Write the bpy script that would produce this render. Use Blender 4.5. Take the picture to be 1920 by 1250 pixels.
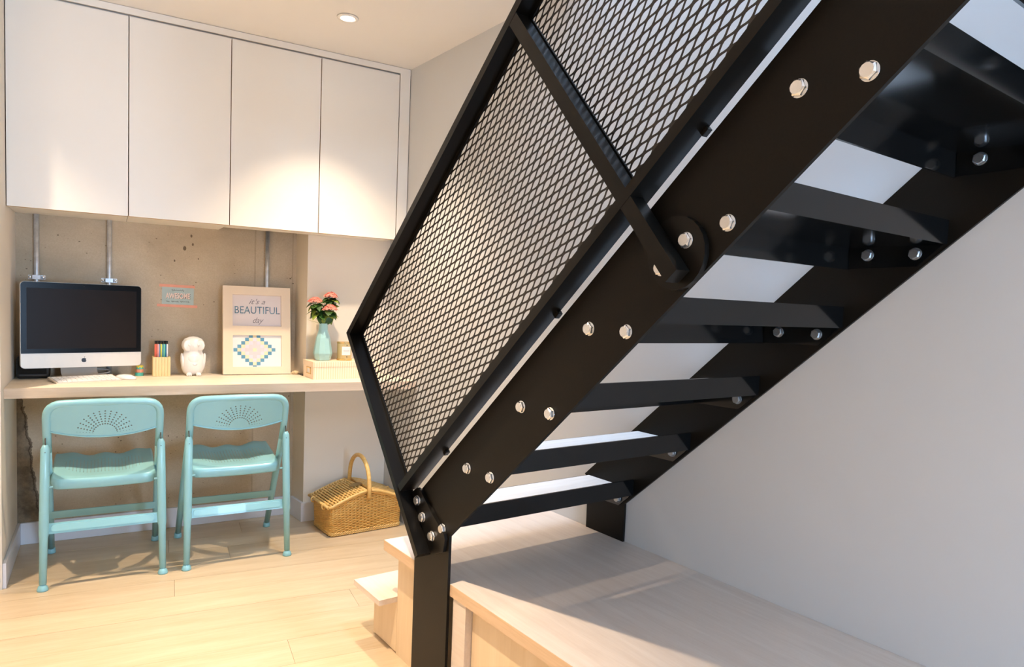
import bpy, bmesh, math, random
from math import sin, cos, radians, pi, atan2, hypot, sqrt
from mathutils import Matrix, Vector
random.seed(7)
scene = bpy.context.scene
COL = scene.collection
for o in list(bpy.data.objects):
    bpy.data.objects.remove(o)

# ------------------------------------------------------------------ camera
YAW, PITCH, ROLL, FPX, CX, CY = -0.643295474549711, 0.06675992745780916, 0.041467703908499055, 1304.033, 980.506, 658.225
CAMZ = 1.16
def _rot(a, t):
    return Matrix.Rotation(t, 3, a)
_B = Matrix(((1, 0, 0), (0, 0, -1), (0, 1, 0)))
_R = _rot('Z', ROLL) @ _rot('X', PITCH) @ _rot('Y', YAW) @ _B          # world -> camera (x right, y down, z forward)
_c = _R.transposed()
_m = Matrix((_c.col[0], -_c.col[1], -_c.col[2])).transposed().to_4x4()
_m.translation = (0, 0, CAMZ)
cd = bpy.data.cameras.new('camera')
cam = bpy.data.objects.new('camera', cd); COL.objects.link(cam)
cam.matrix_world = _m
cd.sensor_fit = 'HORIZONTAL'; cd.sensor_width = 36
cd.lens = FPX * 36 / 1920
cd.shift_x = (960 - CX) / 1920
cd.shift_y = (CY - 625) / 1920
cd.clip_start = 0.02
scene.camera = cam

# ------------------------------------------------------------------ frames of the room
DW = radians(-5.723)                      # the desk wall is 5.7 degrees off square to the stair wall
UX, UY = cos(DW), sin(DW)
def W(s, n, z=0.0):                       # desk-wall coordinates -> world
    return Vector((s * UX - n * UY, s * UY + n * UX, z))
def SN(x, y):
    return (x * UX + y * UY, -x * UY + y * UX)
XW = 1.6605                               # stair-side wall
ZC = 2.319                                # ceiling
ZP = 0.385                                # wooden platform
ZT = 0.757                                # desk top
DN = 3.742                                # concrete wall
XS0, XS1 = 0.9716, 0.9800                 # outer stringer plate
TH = radians(41.1)
OPEN = (0.90, 1.95, -1.15)                # ceiling opening: x from, y far, y near

# ------------------------------------------------------------------ world, lamps, exposure
scene.view_settings.view_transform = 'Standard'
scene.view_settings.look = 'None'
scene.view_settings.gamma = 1.0
scene.view_settings.use_curve_mapping = False
scene.view_settings.exposure = 0.55
wd = bpy.data.worlds.new('world'); scene.world = wd; wd.use_nodes = True
wd.node_tree.nodes['Background'].inputs[0].default_value = (0.55, 0.7, 1.0, 1)
wd.node_tree.nodes['Background'].inputs[1].default_value = 1.0
WARM = (1.0, 0.80, 0.585)
COOL = (0.58, 0.75, 1.0)
LAMP_W = 98
FILL_W = 150
NEAR_W = 190
SPOT = 92
def area(name, loc, size, energy, color, rot):
    l = bpy.data.lights.new(name, 'AREA'); l.shape = 'RECTANGLE'; l.size, l.size_y = size
    l.energy = energy; l.color = color
    o = bpy.data.objects.new(name, l); COL.objects.link(o); o.location = loc; o.rotation_euler = rot
    return o
area('skylight_daylight', (1.28, -0.05, 4.70), (0.70, 2.0), 100, (0.54, 0.73, 1.0), (0, 0, 0))
area('window_daylight', (1.22, -2.33, 0.95), (0.66, 1.3), 88, (0.44, 0.67, 1.0), (radians(90), 0, 0))

# ------------------------------------------------------------------ materials
class NT:
    def __init__(s, name):
        s.m = bpy.data.materials.new(name); s.m.use_nodes = True
        s.t = s.m.node_tree; s.b = s.t.nodes['Principled BSDF']
    def n(s, kind, **kw):
        x = s.t.nodes.new(kind)
        for k, v in kw.items(): setattr(x, k, v)
        return x
    def set(s, sock, v):
        if isinstance(v, bpy.types.NodeSocket): s.t.links.new(v, sock)
        else: sock.default_value = v
    def math(s, op, a, b=0.0, c=0.0):
        x = s.n('ShaderNodeMath', operation=op)
        s.set(x.inputs[0], a); s.set(x.inputs[1], b); s.set(x.inputs[2], c)
        return x.outputs[0]
    def coord(s, kind='Object', scale=(1, 1, 1), rot=(0, 0, 0), loc=(0, 0, 0)):
        tc = s.n('ShaderNodeTexCoord'); mp = s.n('ShaderNodeMapping')
        s.t.links.new(tc.outputs[kind], mp.inputs[0])
        mp.inputs['Scale'].default_value = scale; mp.inputs['Rotation'].default_value = rot; mp.inputs['Location'].default_value = loc
        return mp.outputs[0]
    def noise(s, vec, scale, detail=4, rough=0.55, dist=0.0):
        x = s.n('ShaderNodeTexNoise'); s.t.links.new(vec, x.inputs['Vector'])
        x.inputs['Scale'].default_value = scale; x.inputs['Detail'].default_value = detail
        x.inputs['Roughness'].default_value = rough; x.inputs['Distortion'].default_value = dist
        return x.outputs[0]
    def ramp(s, f, stops):
        x = s.n('ShaderNodeValToRGB'); s.t.links.new(f, x.inputs[0]); e = x.color_ramp.elements
        while len(e) < len(stops): e.new(0.5)
        for i, (p, c) in enumerate(stops):
            e[i].position = p; e[i].color = (c[0], c[1], c[2], 1)
        return x.outputs[0]
    def mix(s, f, a, b, mode='MIX'):
        x = s.n('ShaderNodeMix', data_type='RGBA', blend_type=mode)
        s.set(x.inputs[0], f)
        for k, v in ((6, a), (7, b)):
            s.set(x.inputs[k], v if isinstance(v, bpy.types.NodeSocket) else (v[0], v[1], v[2], 1))
        return x.outputs[2]
    def bump(s, h, strength=0.2, dist=0.01):
        x = s.n('ShaderNodeBump'); x.inputs['Strength'].default_value = strength; x.inputs['Distance'].default_value = dist
        s.t.links.new(h, x.inputs['Height']); s.t.links.new(x.outputs[0], s.b.inputs['Normal'])
    def base(s, c):
        s.set(s.b.inputs['Base Color'], c if isinstance(c, bpy.types.NodeSocket) else (c[0], c[1], c[2], 1))
    def done(s, rough=0.5, metal=0.0, spec=0.5, coat=0.0):
        s.set(s.b.inputs['Roughness'], rough); s.b.inputs['Metallic'].default_value = metal
        s.b.inputs['Specular IOR Level'].default_value = spec; s.b.inputs['Coat Weight'].default_value = coat
        return s.m
def sc(r, g, b):                                     # sRGB 0-255 -> linear
    f = lambda v: (v / 255 / 12.92) if v / 255 <= 0.04045 else ((v / 255 + 0.055) / 1.055) ** 2.4
    return (f(r), f(g), f(b))
def plain(name, col, rough=0.5, metal=0.0, var=0.04, scale=30, bump=0.0, spec=0.5, coat=0.0):
    t = NT(name); v = t.coord()
    nz = t.noise(v, scale, 3)
    t.base(t.ramp(nz, [(0.3, [c * (1 - var) for c in col]), (0.7, [min(1, c * (1 + var)) for c in col])]))
    if bump: t.bump(nz, bump, 0.003)
    return t.done(rough, metal, spec, coat)
def wood(name, ca, cb, axis=0, scale=1.0, rough=0.5, stretch=14, knots=False):
    t = NT(name); k = [stretch, stretch, stretch]; k[axis] = 1.0
    v = t.coord(scale=k)
    n1 = t.noise(v, 2.2 * scale, 6, 0.6, 0.6); n2 = t.noise(v, 14 * scale, 4, 0.6)
    f = t.math('ADD', t.math('MULTIPLY', n1, 0.7), t.math('MULTIPLY', n2, 0.3))
    c = t.ramp(f, [(0.34, cb), (0.5, [(a + b) / 2 for a, b in zip(ca, cb)]), (0.66, ca)])
    if knots:
        ob = t.n('ShaderNodeObjectInfo')
        hsv = t.n('ShaderNodeHueSaturation')
        hsv.inputs['Value'].default_value = 1
        t.set(hsv.inputs['Value'], t.math('MULTIPLY_ADD', ob.outputs['Random'], 0.10, 0.95))
        t.t.links.new(c, hsv.inputs['Color']); c = hsv.outputs[0]
        k2 = [3.2, 3.2, 3.2]; k2[axis] = 1.1
        vo = t.n('ShaderNodeTexVoronoi'); t.t.links.new(t.coord(scale=k2), vo.inputs['Vector']); vo.inputs['Scale'].default_value = 1.7
        c = t.mix(t.math('MULTIPLY', t.math('LESS_THAN', vo.outputs['Distance'], 0.065), 0.6), c, (0.30, 0.2, 0.11))
    t.base(c); t.bump(n2, 0.06, 0.002)
    return t.done(rough)

M = {}
M['paint'] = plain('warm_white_wall_paint', (0.77, 0.69, 0.575), 0.75, var=0.012, scale=3, bump=0.03)
M['paint_right'] = plain('daylight_tinted_wall_paint', (0.66, 0.67, 0.68), 0.75, var=0.012, scale=2, bump=0.03)  # wall paint greyed, cool daylight put into its colour
M['ceil'] = plain('ceiling_paint', (0.88, 0.84, 0.79), 0.85, var=0.01, scale=3)
M['cab'] = plain('white_cabinet_lacquer', (0.88, 0.83, 0.75), 0.42, var=0.01, scale=2)
M['ply'] = wood('birch_ply_edge', sc(214, 180, 128), sc(170, 128, 80), 0, 1.0)
M['skirt'] = plain('white_skirting_paint', (0.74, 0.72, 0.73), 0.4, var=0.01)
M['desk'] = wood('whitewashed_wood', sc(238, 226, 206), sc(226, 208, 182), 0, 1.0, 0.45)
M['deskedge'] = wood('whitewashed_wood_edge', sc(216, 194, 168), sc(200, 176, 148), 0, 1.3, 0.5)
M['floor'] = wood('pale_oak_planks', sc(212, 192, 163), sc(196, 172, 138), 0, 0.9, 0.38, 10, True)
M['gap'] = plain('floor_underlay', sc(120, 88, 52), 0.9)
M['plat'] = wood('limed_platform_wood', sc(226, 212, 200), sc(212, 195, 181), 1, 1.1, 0.45)
M['platedge'] = wood('limed_platform_edge', sc(222, 192, 160), sc(204, 172, 138), 1, 1.3, 0.5)
M['door'] = wood('limed_cupboard_door', sc(232, 208, 176), sc(222, 196, 160), 2, 0.8, 0.45)
M['board'] = wood('white_tread_wood', sc(238, 236, 234), sc(222, 218, 214), 0, 1.0, 0.5)
t = NT('black_painted_steel'); nz = t.noise(t.coord(), 260, 2)
t.base(t.ramp(nz, [(0.3, (0.0055, 0.0043, 0.0030)), (0.7, (0.0080, 0.0063, 0.0045))])); t.bump(nz, 0.05, 0.001)
M['steel'] = t.done(0.40, 0.0, 0.16)
t = NT('black_semi_gloss_pans'); t.base((0.004, 0.004, 0.004)); M['pan'] = t.done(0.11, 0.0, 0.45)
t = NT('black_gloss_rail_steel'); nz = t.noise(t.coord(), 120, 2)
t.base((0.0060, 0.0050, 0.0040)); t.bump(nz, 0.05, 0.001)
M['rail'] = t.done(0.30, 0.0, 0.2)
M['mesh'] = plain('black_expanded_metal', (0.014, 0.009, 0.005), 0.5, var=0.1)
M['zinc'] = plain('zinc_plated_bolts', (0.80, 0.80, 0.80), 0.24, 0.9, 0.05, 90)
M['zinc_dull'] = plain('dull_zinc_nuts', (0.34, 0.35, 0.36), 0.38, 0.9, 0.1, 90)
M['galv'] = plain('galvanised_conduit', (0.62, 0.64, 0.66), 0.35, 0.7, 0.12, 60)
M['teal'] = plain('pale_teal_enamel', sc(138, 190, 196), 0.33, var=0.02, scale=8, coat=0.2)
M['alu'] = plain('brushed_aluminium', (0.74, 0.65, 0.54), 0.42, 0.2, 0.02)
M['black'] = plain('black_plastic', (0.012, 0.011, 0.010), 0.35)
M['logo'] = plain('black_logo', (0.012, 0.008, 0.006), 0.35)
M['bezel'] = plain('black_glass_bezel', (0.004, 0.0032, 0.0025), 0.25, spec=0.15)
M['screen'] = plain('dark_screen', (0.015, 0.0095, 0.006), 0.35, var=0.0, spec=0.10)
M['white'] = plain('white_plastic', (0.82, 0.81, 0.80), 0.35)
M['keys'] = plain('white_keys', (0.84, 0.83, 0.82), 0.5)
M['ceramic'] = plain('white_ceramic', (0.86, 0.82, 0.77), 0.28, coat=0.4, var=0.01)
M['frame'] = plain('cream_frame_lacquer', sc(240, 216, 184), 0.4, var=0.01)
M['mat_w'] = plain('white_print_paper', (0.84, 0.82, 0.80), 0.7, var=0.01)
M['print'] = plain('pale_lilac_print', sc(232, 218, 212), 0.6, var=0.01)
M['ink'] = NT('blue_ink'); t = M['ink']
t.base(t.ramp(t.noise(t.coord(), 45, 3), [(0.35, sc(52, 74, 92)), (0.65, sc(120, 158, 172))])); M['ink'] = t.done(0.6)
M['inkgrey'] = plain('grey_ink', sc(140, 130, 128), 0.6)
M['sq_blue'] = plain('print_blue', sc(96, 152, 182), 0.6)
M['sq_yel'] = plain('print_yellow', sc(232, 222, 186), 0.6)
M['sq_lil'] = plain('print_lilac', sc(222, 214, 224), 0.6)
M['sq_pink'] = plain('print_pink', sc(242, 206, 208), 0.6)
M['card'] = plain('blue_grey_card', sc(176, 190, 184), 0.7)
M['peach'] = plain('peach_letters', sc(242, 214, 196), 0.6)
M['dark'] = plain('dark_letters', sc(86, 76, 66), 0.6)
M['washi'] = plain('peach_washi_tape', sc(232, 160, 132), 0.6)
M['cupwood'] = wood('pale_pencil_box_wood', sc(242, 216, 160), sc(224, 190, 128), 2, 2.0)
M['vase'] = plain('celadon_vase_glaze', sc(164, 206, 204), 0.28, var=0.02, scale=14, coat=0.4)
M['leaf'] = plain('green_leaf', sc(48, 84, 28), 0.45, var=0.3, scale=60)
M['leaf2'] = plain('light_green_leaf', sc(138, 154, 58), 0.45, var=0.25, scale=60)
M['stem'] = plain('green_stem', sc(96, 130, 60), 0.5)
M['petal'] = plain('coral_petals', sc(244, 140, 122), 0.55, var=0.15, scale=80)
M['gold'] = plain('gold_tin', (0.80, 0.55, 0.22), 0.25, 0.85)
M['jar'] = plain('amber_glass_jar', sc(206, 186, 134), 0.12, 0.1, coat=0.5)
M['label'] = plain('white_paper_label', (0.84, 0.80, 0.77), 0.7)
M['wick'] = wood('peeled_wicker', sc(240, 200, 126), sc(212, 164, 88), 0, 5, 0.42, 6)
M['wick2'] = wood('wicker_weave_willow', sc(240, 194, 110), sc(206, 150, 70), 0, 6, 0.45, 6)
M['wickdark'] = plain('basket_inside', sc(86, 48, 16), 0.8)
M['tagleather'] = plain('olive_leather_tag', sc(150, 120, 70), 0.5)
M['cordwhite'] = plain('white_cord', (0.55, 0.52, 0.47), 0.5)
M['cordgrey'] = plain('dark_cord', (0.06, 0.05, 0.04), 0.5)
M['tapey'] = plain('yellow_tape', sc(232, 208, 70), 0.5)
M['tapec'] = plain('coral_tape', sc(236, 150, 118), 0.5)
M['tapet'] = plain('teal_tape', sc(84, 176, 158), 0.5)
M['putty'] = plain('crumpled_beige_paper', sc(214, 188, 146), 0.7)
def emis(name, col, k):
    t = NT(name); t.base((0.8, 0.8, 0.8)); t.b.inputs['Emission Color'].default_value = (*col, 1); t.b.inputs['Emission Strength'].default_value = k
    return t.done(0.5)
M['lamp'] = emis('lit_lamp', (1.0, 0.93, 0.80), 30.0)
t = NT('window_glass'); t.base((1, 1, 1)); t.b.inputs['Transmission Weight'].default_value = 1.0
M['glass'] = t.done(0.0)
# storage box paper with thin gold stripes
t = NT('gold_striped_box_paper'); v = t.coord()
sx = t.n('ShaderNodeSeparateXYZ'); t.t.links.new(v, sx.inputs[0])
st = t.math('LESS_THAN', t.math('ABSOLUTE', t.math('SUBTRACT', t.math('FRACT', t.math('MULTIPLY', sx.outputs[0], 86)), 0.5)), 0.16)
t.base(t.mix(t.math('MULTIPLY', st, 0.55), sc(244, 222, 194), sc(228, 182, 112))); M['boxpaper'] = t.done(0.55)
M['boxend'] = plain('buff_box_paper', sc(240, 208, 160), 0.6)
# concrete: clouding, grey patches, pinholes, formwork seams, an old dark scar low down at the left corner
t = NT('raw_concrete'); v = t.coord()
c = t.ramp(t.noise(v, 2.3, 7, 0.62, 0.4), [(0.32, sc(182, 166, 142)), (0.5, sc(206, 188, 162)), (0.68, sc(222, 206, 180))])
c = t.mix(t.math('MULTIPLY', t.noise(v, 150, 3, 0.8), 0.75), c, sc(168, 148, 120))
vo = t.n('ShaderNodeTexVoronoi'); t.t.links.new(t.coord(scale=(1.3, 1.3, 0.85)), vo.inputs['Vector']); vo.inputs['Scale'].default_value = 17
pit = t.math('LESS_THAN', t.math('ADD', vo.outputs['Distance'], t.math('MULTIPLY', t.noise(v, 5, 2), 0.5)), 0.28)
vo2 = t.n('ShaderNodeTexVoronoi'); t.t.links.new(t.coord(scale=(1.0, 1.0, 1.7)), vo2.inputs['Vector']); vo2.inputs['Scale'].default_value = 34
pit2 = t.math('LESS_THAN', t.math('ADD', vo2.outputs['Distance'], t.math('MULTIPLY', t.noise(v, 9, 2), 0.5)), 0.295)
pits = t.math('MAXIMUM', pit, pit2)
c = t.mix(t.math('MULTIPLY', pits, 0.75), c, sc(74, 54, 34))
sx = t.n('ShaderNodeSeparateXYZ'); t.t.links.new(v, sx.inputs[0]); X, Z = sx.outputs[0], sx.outputs[2]
for sx0, w in ((0.655, 0.004), (0.84, 0.003)):                                     # faint formwork seams
    c = t.mix(t.math('MULTIPLY', t.math('LESS_THAN', t.math('ABSOLUTE', t.math('SUBTRACT', X, sx0)), w), 0.25), c, sc(120, 98, 70))
wob = t.math('MULTIPLY', t.math('SUBTRACT', t.noise(v, 13, 4, 0.7), 0.5), 0.05)
edge = t.math('ADD', t.math('SUBTRACT', -0.245, t.math('MULTIPLY', t.math('MAXIMUM', t.math('SUBTRACT', Z, 0.12), 0.0), 0.125)), wob)
scar = t.math('MULTIPLY', t.math('LESS_THAN', X, edge), t.math('LESS_THAN', Z, 0.68))
rim = t.math('MULTIPLY', t.math('LESS_THAN', t.math('ABSOLUTE', t.math('SUBTRACT', X, edge)), 0.006), t.math('LESS_THAN', Z, 0.62))
c = t.mix(t.math('MULTIPLY', scar, 0.85), c, t.ramp(t.noise(v, 22, 6, 0.7), [(0.35, sc(70, 58, 44)), (0.65, sc(132, 114, 90))]))
c = t.mix(t.math('MULTIPLY', rim, 0.7), c, sc(58, 42, 26))
t.base(c); t.bump(t.math('SUBTRACT', t.noise(v, 40, 5), pits), 0.25, 0.004)
M['concrete'] = t.done(0.8, spec=0.3)
# enamel pierced with a sunburst of small holes (local: x across, y up from the burst's centre)
def pierced(name, kind):
    t = NT(name); t.base(sc(138, 190, 196)); t.done(0.33, coat=0.2)
    sx = t.n('ShaderNodeSeparateXYZ'); t.t.links.new(t.coord(), sx.inputs[0])
    if kind == 'burst':
        X, Y = sx.outputs[0], sx.outputs[2]
        r = t.math('SQRT', t.math('ADD', t.math('MULTIPLY', X, X), t.math('MULTIPLY', Y, Y)))
        a = t.math('MULTIPLY', t.math('ARCTAN2', X, Y), 180 / pi / 12.0)
        ar = t.math('SUBTRACT', a, t.math('ROUND', a))
        rr = t.math('MULTIPLY', r, 1 / 0.0105); rf = t.math('SUBTRACT', rr, t.math('ROUND', rr))
        du = t.math('MULTIPLY', t.math('MULTIPLY', ar, r), 12.0 * pi / 180); dv = t.math('MULTIPLY', rf, 0.0105)
        d = t.math('SQRT', t.math('ADD', t.math('MULTIPLY', du, du), t.math('MULTIPLY', dv, dv)))
        on = t.math('MULTIPLY', t.math('LESS_THAN', d, 0.0012), t.math('MULTIPLY', t.math('GREATER_THAN', r, 0.034), t.math('LESS_THAN', r, 0.101)))
        on = t.math('MULTIPLY', on, t.math('LESS_THAN', t.math('ABSOLUTE', t.math('ARCTAN2', X, Y)), 1.45))
    else:
        X, Y = sx.outputs[0], sx.outputs[1]
        fx = t.math('MULTIPLY', X, 1 / 0.0125); fy = t.math('MULTIPLY', Y, 1 / 0.0125)
        dx = t.math('MULTIPLY', t.math('SUBTRACT', fx, t.math('ROUND', fx)), 0.0125); dy = t.math('MULTIPLY', t.math('SUBTRACT', fy, t.math('ROUND', fy)), 0.0125)
        d = t.math('SQRT', t.math('ADD', t.math('MULTIPLY', dx, dx), t.math('MULTIPLY', dy, dy)))
        r = t.math('SQRT', t.math('ADD', t.math('MULTIPLY', X, X), t.math('MULTIPLY', t.math('MULTIPLY', Y, Y), 2.2)))
        on = t.math('MULTIPLY', t.math('LESS_THAN', d, 0.0019), t.math('LESS_THAN', r, 0.15))
        on = t.math('MULTIPLY', on, t.math('LESS_THAN', t.math('ABSOLUTE', Y), 0.085))
    hole_shade = t.math('LESS_THAN', d, 0.0026)
    if kind == 'burst':
        hole_shade = t.math('MULTIPLY', t.math('MULTIPLY', hole_shade, t.math('GREATER_THAN', r, 0.034)), t.math('MULTIPLY', t.math('LESS_THAN', r, 0.101), t.math('LESS_THAN', t.math('ABSOLUTE', t.math('ARCTAN2', X, Y)), 1.45)))
        t.base(t.mix(t.math('MULTIPLY', hole_shade, 0.92), sc(138, 190, 196), sc(20, 44, 46)))  # dark ring paints the shade inside each hole onto the enamel
    tr = t.n('ShaderNodeBsdfTransparent'); mx = t.n('ShaderNodeMixShader')
    t.t.links.new(on, mx.inputs[0]); t.t.links.new(t.b.outputs[0], mx.inputs[1]); t.t.links.new(tr.outputs[0], mx.inputs[2])
    out = [n for n in t.t.nodes if n.type == 'OUTPUT_MATERIAL'][0]
    t.t.links.new(mx.outputs[0], out.inputs[0])
    return t.m
M['burst'] = pierced('enamel_pierced_sunburst', 'burst')
M['seatholes'] = pierced('enamel_pierced_seat', 'grid')

# ------------------------------------------------------------------ mesh helpers
def BM(): return bmesh.new()
def box(bm, a, b, mtx=None, bev=0.0):
    xs = (min(a[0], b[0]), max(a[0], b[0])); ys = (min(a[1], b[1]), max(a[1], b[1])); zs = (min(a[2], b[2]), max(a[2], b[2]))
    v = [bm.verts.new((x, y, z)) for x in xs for y in ys for z in zs]
    if mtx is not None:
        for q in v: q.co = mtx @ q.co
    f = [bm.faces.new([v[i] for i in q]) for q in ((0, 1, 3, 2), (4, 6, 7, 5), (0, 4, 5, 1), (2, 3, 7, 6), (0, 2, 6, 4), (1, 5, 7, 3))]
    if bev:
        es = set(e for q in f for e in q.edges)
        bmesh.ops.bevel(bm, geom=list(es), offset=bev, segments=2, affect='EDGES', profile=0.5)
    return bm
def prism(bm, pts, fn, d0, d1):
    """polygon pts (2-d) extruded between d0 and d1; fn(p, d) -> 3-d point"""
    a = [bm.verts.new(fn(p, d0)) for p in pts]; b = [bm.verts.new(fn(p, d1)) for p in pts]
    bm.faces.new(a); bm.faces.new(b[::-1])
    for i in range(len(pts)):
        j = (i + 1) % len(pts); bm.faces.new((a[i], b[i], b[j], a[j]))
    bmesh.ops.recalc_face_normals(bm, faces=bm.faces)
    return bm
def tube(bm, path, r, seg=10, caps=True, closed=False, flat=1.0):
    path = [Vector(p) for p in path]; n = len(path); rings = []
    rad = r if isinstance(r, (list, tuple)) else [r] * n
    up = None
    for i in range(n):
        if closed: d = (path[(i + 1) % n] - path[i - 1])
        else: d = path[min(i + 1, n - 1)] - path[max(i - 1, 0)]
        d.normalize()
        if up is None:
            up = Vector((0, 0, 1)) if abs(d.z) < 0.9 else Vector((1, 0, 0))
        x = up - d * up.dot(d); x.normalize(); up = x; y = d.cross(x)
        rings.append([bm.verts.new(path[i] + x * (cos(2 * pi * k / seg) * rad[i]) + y * (sin(2 * pi * k / seg) * rad[i] * flat)) for k in range(seg)])
    m = n if closed else n - 1
    for i in range(m):
        a, b = rings[i], rings[(i + 1) % n]
        for k in range(seg):
            f = bm.faces.new((a[k], a[(k + 1) % seg], b[(k + 1) % seg], b[k])); f.smooth = True
    if caps and not closed:
        bm.faces.new(rings[0][::-1]); bm.faces.new(rings[-1])
    return bm
def lathe(bm, prof, c=(0, 0, 0), seg=24, sx=1.0, sy=1.0, smooth=True):
    rings = []
    for r, z in prof:
        if r < 1e-6: rings.append([bm.verts.new((c[0], c[1], c[2] + z))])
        else: rings.append([bm.verts.new((c[0] + sx * r * cos(2 * pi * k / seg), c[1] + sy * r * sin(2 * pi * k / seg), c[2] + z)) for k in range(seg)])
    for a, b in zip(rings, rings[1:]):
        for k in range(seg):
            j = (k + 1) % seg
            q = [a[k % len(a)], a[j % len(a)], b[j % len(b)], b[k % len(b)]]
            q2 = []
            for w in q:
                if w not in q2: q2.append(w)
            if len(q2) > 2:
                f = bm.faces.new(q2); f.smooth = smooth
    if len(rings[0]) > 1: bm.faces.new(rings[0][::-1])
    if len(rings[-1]) > 1: bm.faces.new(rings[-1])
    return bm
def ball(bm, c, r, seg=14, mtx=None):
    m = Matrix.Translation(c) @ (mtx or Matrix.Identity(4)) @ Matrix.Diagonal((r[0], r[1], r[2], 1)) if not isinstance(r, (int, float)) else Matrix.Translation(c) @ Matrix.Diagonal((r, r, r, 1))
    g = bmesh.ops.create_uvsphere(bm, u_segments=seg, v_segments=max(6, seg // 2 + 1), radius=1.0, matrix=m)
    for v in g['verts']:
        for f in v.link_faces: f.smooth = True
    return bm
def hexagon(bm, r, h, c, axis):                       # prism head along -x
    prism(bm, [(r * cos(pi / 3 * k + 0.3), r * sin(pi / 3 * k + 0.3)) for k in range(6)], lambda p, d: (d, p[0], p[1]), -h, 0)
MW = {}
def obj(name, bm, mat, parent=None, world=False):
    if world and parent is not None:
        bm.transform(MW[parent.name].inverted())
    me = bpy.data.meshes.new(name); bm.to_mesh(me); bm.free()
    o = bpy.data.objects.new(name, me); COL.objects.link(o)
    for m in (mat if isinstance(mat, (list, tuple)) else [mat]): me.materials.append(m)
    if parent is not None:
        o.parent = parent; MW[o.name] = MW[parent.name]
    else: MW[o.name] = Matrix.Identity(4)
    return o
def tag(o, label, cat, group=None):
    o['label'] = label; o['category'] = cat
    if group: o['group'] = group
    return o
def thing(name, label, cat, loc=(0, 0, 0), rz=0.0, group=None):
    o = bpy.data.objects.new(name, None); COL.objects.link(o); o.empty_display_size = 0.05
    o.location = loc; o.rotation_euler = (0, 0, rz); tag(o, label, cat, group)
    MW[o.name] = Matrix.Translation(loc) @ Matrix.Rotation(rz, 4, 'Z')
    return o
def struct(name, bm, mat, parent=None, world=False):
    o = obj(name, bm, mat, parent, world)
    if parent is None: o['kind'] = 'structure'
    return o
def twin(src, parent, mtx=None, name=None):
    o = src.copy(); COL.objects.link(o); o.parent = parent
    if mtx is not None: o.matrix_local = mtx
    MW[o.name] = MW.get(parent.name, Matrix.Identity(4))
    return o
def smooth(o, ang=40):
    for p in o.data.polygons: p.use_smooth = True
    o.data.set_sharp_from_angle(angle=radians(ang))
    return o
DESKM = Matrix.Rotation(DW, 4, 'Z')

# ------------------------------------------------------------------ the room
fl = BM(); box(fl, (-2.2, -2.4, -0.05), (XW, 4.2, -0.016))
floor = struct('floor', fl, M['gap'])
def clip(poly, nx, ny, d):                              # keep nx*x + ny*y <= d
    out = []
    for i, p in enumerate(poly):
        q = poly[(i + 1) % len(poly)]; a = nx * p[0] + ny * p[1] - d; b = nx * q[0] + ny * q[1] - d
        if a <= 0: out.append(p)
        if a * b < 0:
            k = a / (a - b); out.append((p[0] + (q[0] - p[0]) * k, p[1] + (q[1] - p[1]) * k))
    return out
AP = radians(-10.0); ca, sa = cos(AP), sin(AP)
PWID, G = 0.168, 0.0005
for row in range(-4, 36):
    n1 = 3.2115 + 0.168 * 4 - PWID * row; n0 = n1 - PWID
    a = -3.2 + (0.016 + 3.2 - 1.9 * 2 if row == 5 else random.uniform(-1.6, 0))
    a0 = a
    while a0 < 2.6:
        ln = 1.9 if row == 5 else random.uniform(1.5, 2.1)
        q = [(a0 + G, n0 + G), (a0 + ln - G, n0 + G), (a0 + ln - G, n1 - G), (a0 + G, n1 - G)]
        q = [(p[0] * ca - p[1] * sa, p[0] * sa + p[1] * ca) for p in q]
        for (nx, ny, d) in ((1, 0, XW), (-1, 0, 2.2), (0, -1, 2.4), (-UY, UX, DN)): q = clip(q, nx, ny, d) if q else q
        a0 += ln
        if len(q) < 3: continue
        bm = BM(); h = random.uniform(-0.0004, 0.0)
        # local frame along the plank so that the grain runs its length
        cx_, cy_ = sum(p[0] for p in q) / len(q), sum(p[1] for p in q) / len(q)
        lq = [((p[0] - cx_) * ca + (p[1] - cy_) * sa, -(p[0] - cx_) * sa + (p[1] - cy_) * ca) for p in q]
        off = (random.uniform(-40, 40), random.uniform(-40, 40))
        prism(bm, lq, lambda p, d: (p[0], p[1], d), -0.015, h)
        o = obj('plank', bm, M['floor'], floor); o.location = (cx_, cy_, 0); o.rotation_euler = (0, 0, AP)

def wallbox(name, mat, s0, s1, n0, n1, z0, z1, desk=True):
    bm = BM(); box(bm, (s0, n0, z0), (s1, n1, z1))
    o = struct(name, bm, mat)
    if desk: o.rotation_euler = (0, 0, DW)
    return o
wallbox('wall_back', M['concrete'], -0.33, 1.6, DN, DN + 0.15, -0.016, ZC)
wallbox('wall_left', M['paint'], -2.6, -0.33, 3.20, DN + 0.15, 0.0, ZC)
bm = BM()                                                # plaster pier right of the concrete, a touch splayed
p2 = SN(XW, 3.35); e0 = SN(XW, W(0, 3.585).y)
def right_s(n): return (XW + n * UY) / UX                # s of the stair wall at depth n
prism(bm, [(0.879, 3.585), (right_s(3.585), 3.585), (right_s(DN), DN), (0.858, DN)], lambda p, d: (p[0], p[1], d), 0.0, ZC)
pier = struct('wall_pier', bm, M['paint']); pier.rotation_euler = (0, 0, DW)
bm = BM(); box(bm, (XW, -2.4, -0.016), (XW + 0.12, 4.2, 4.8)); struct('wall_right', bm, M['paint_right'])
bm = BM(); box(bm, (-2.32, -2.4, -0.016), (-2.2, 4.2, ZC)); struct('wall_far_left', bm, M['paint'])
bm = BM()                                                # wall behind the camera, with its glazed door
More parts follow.
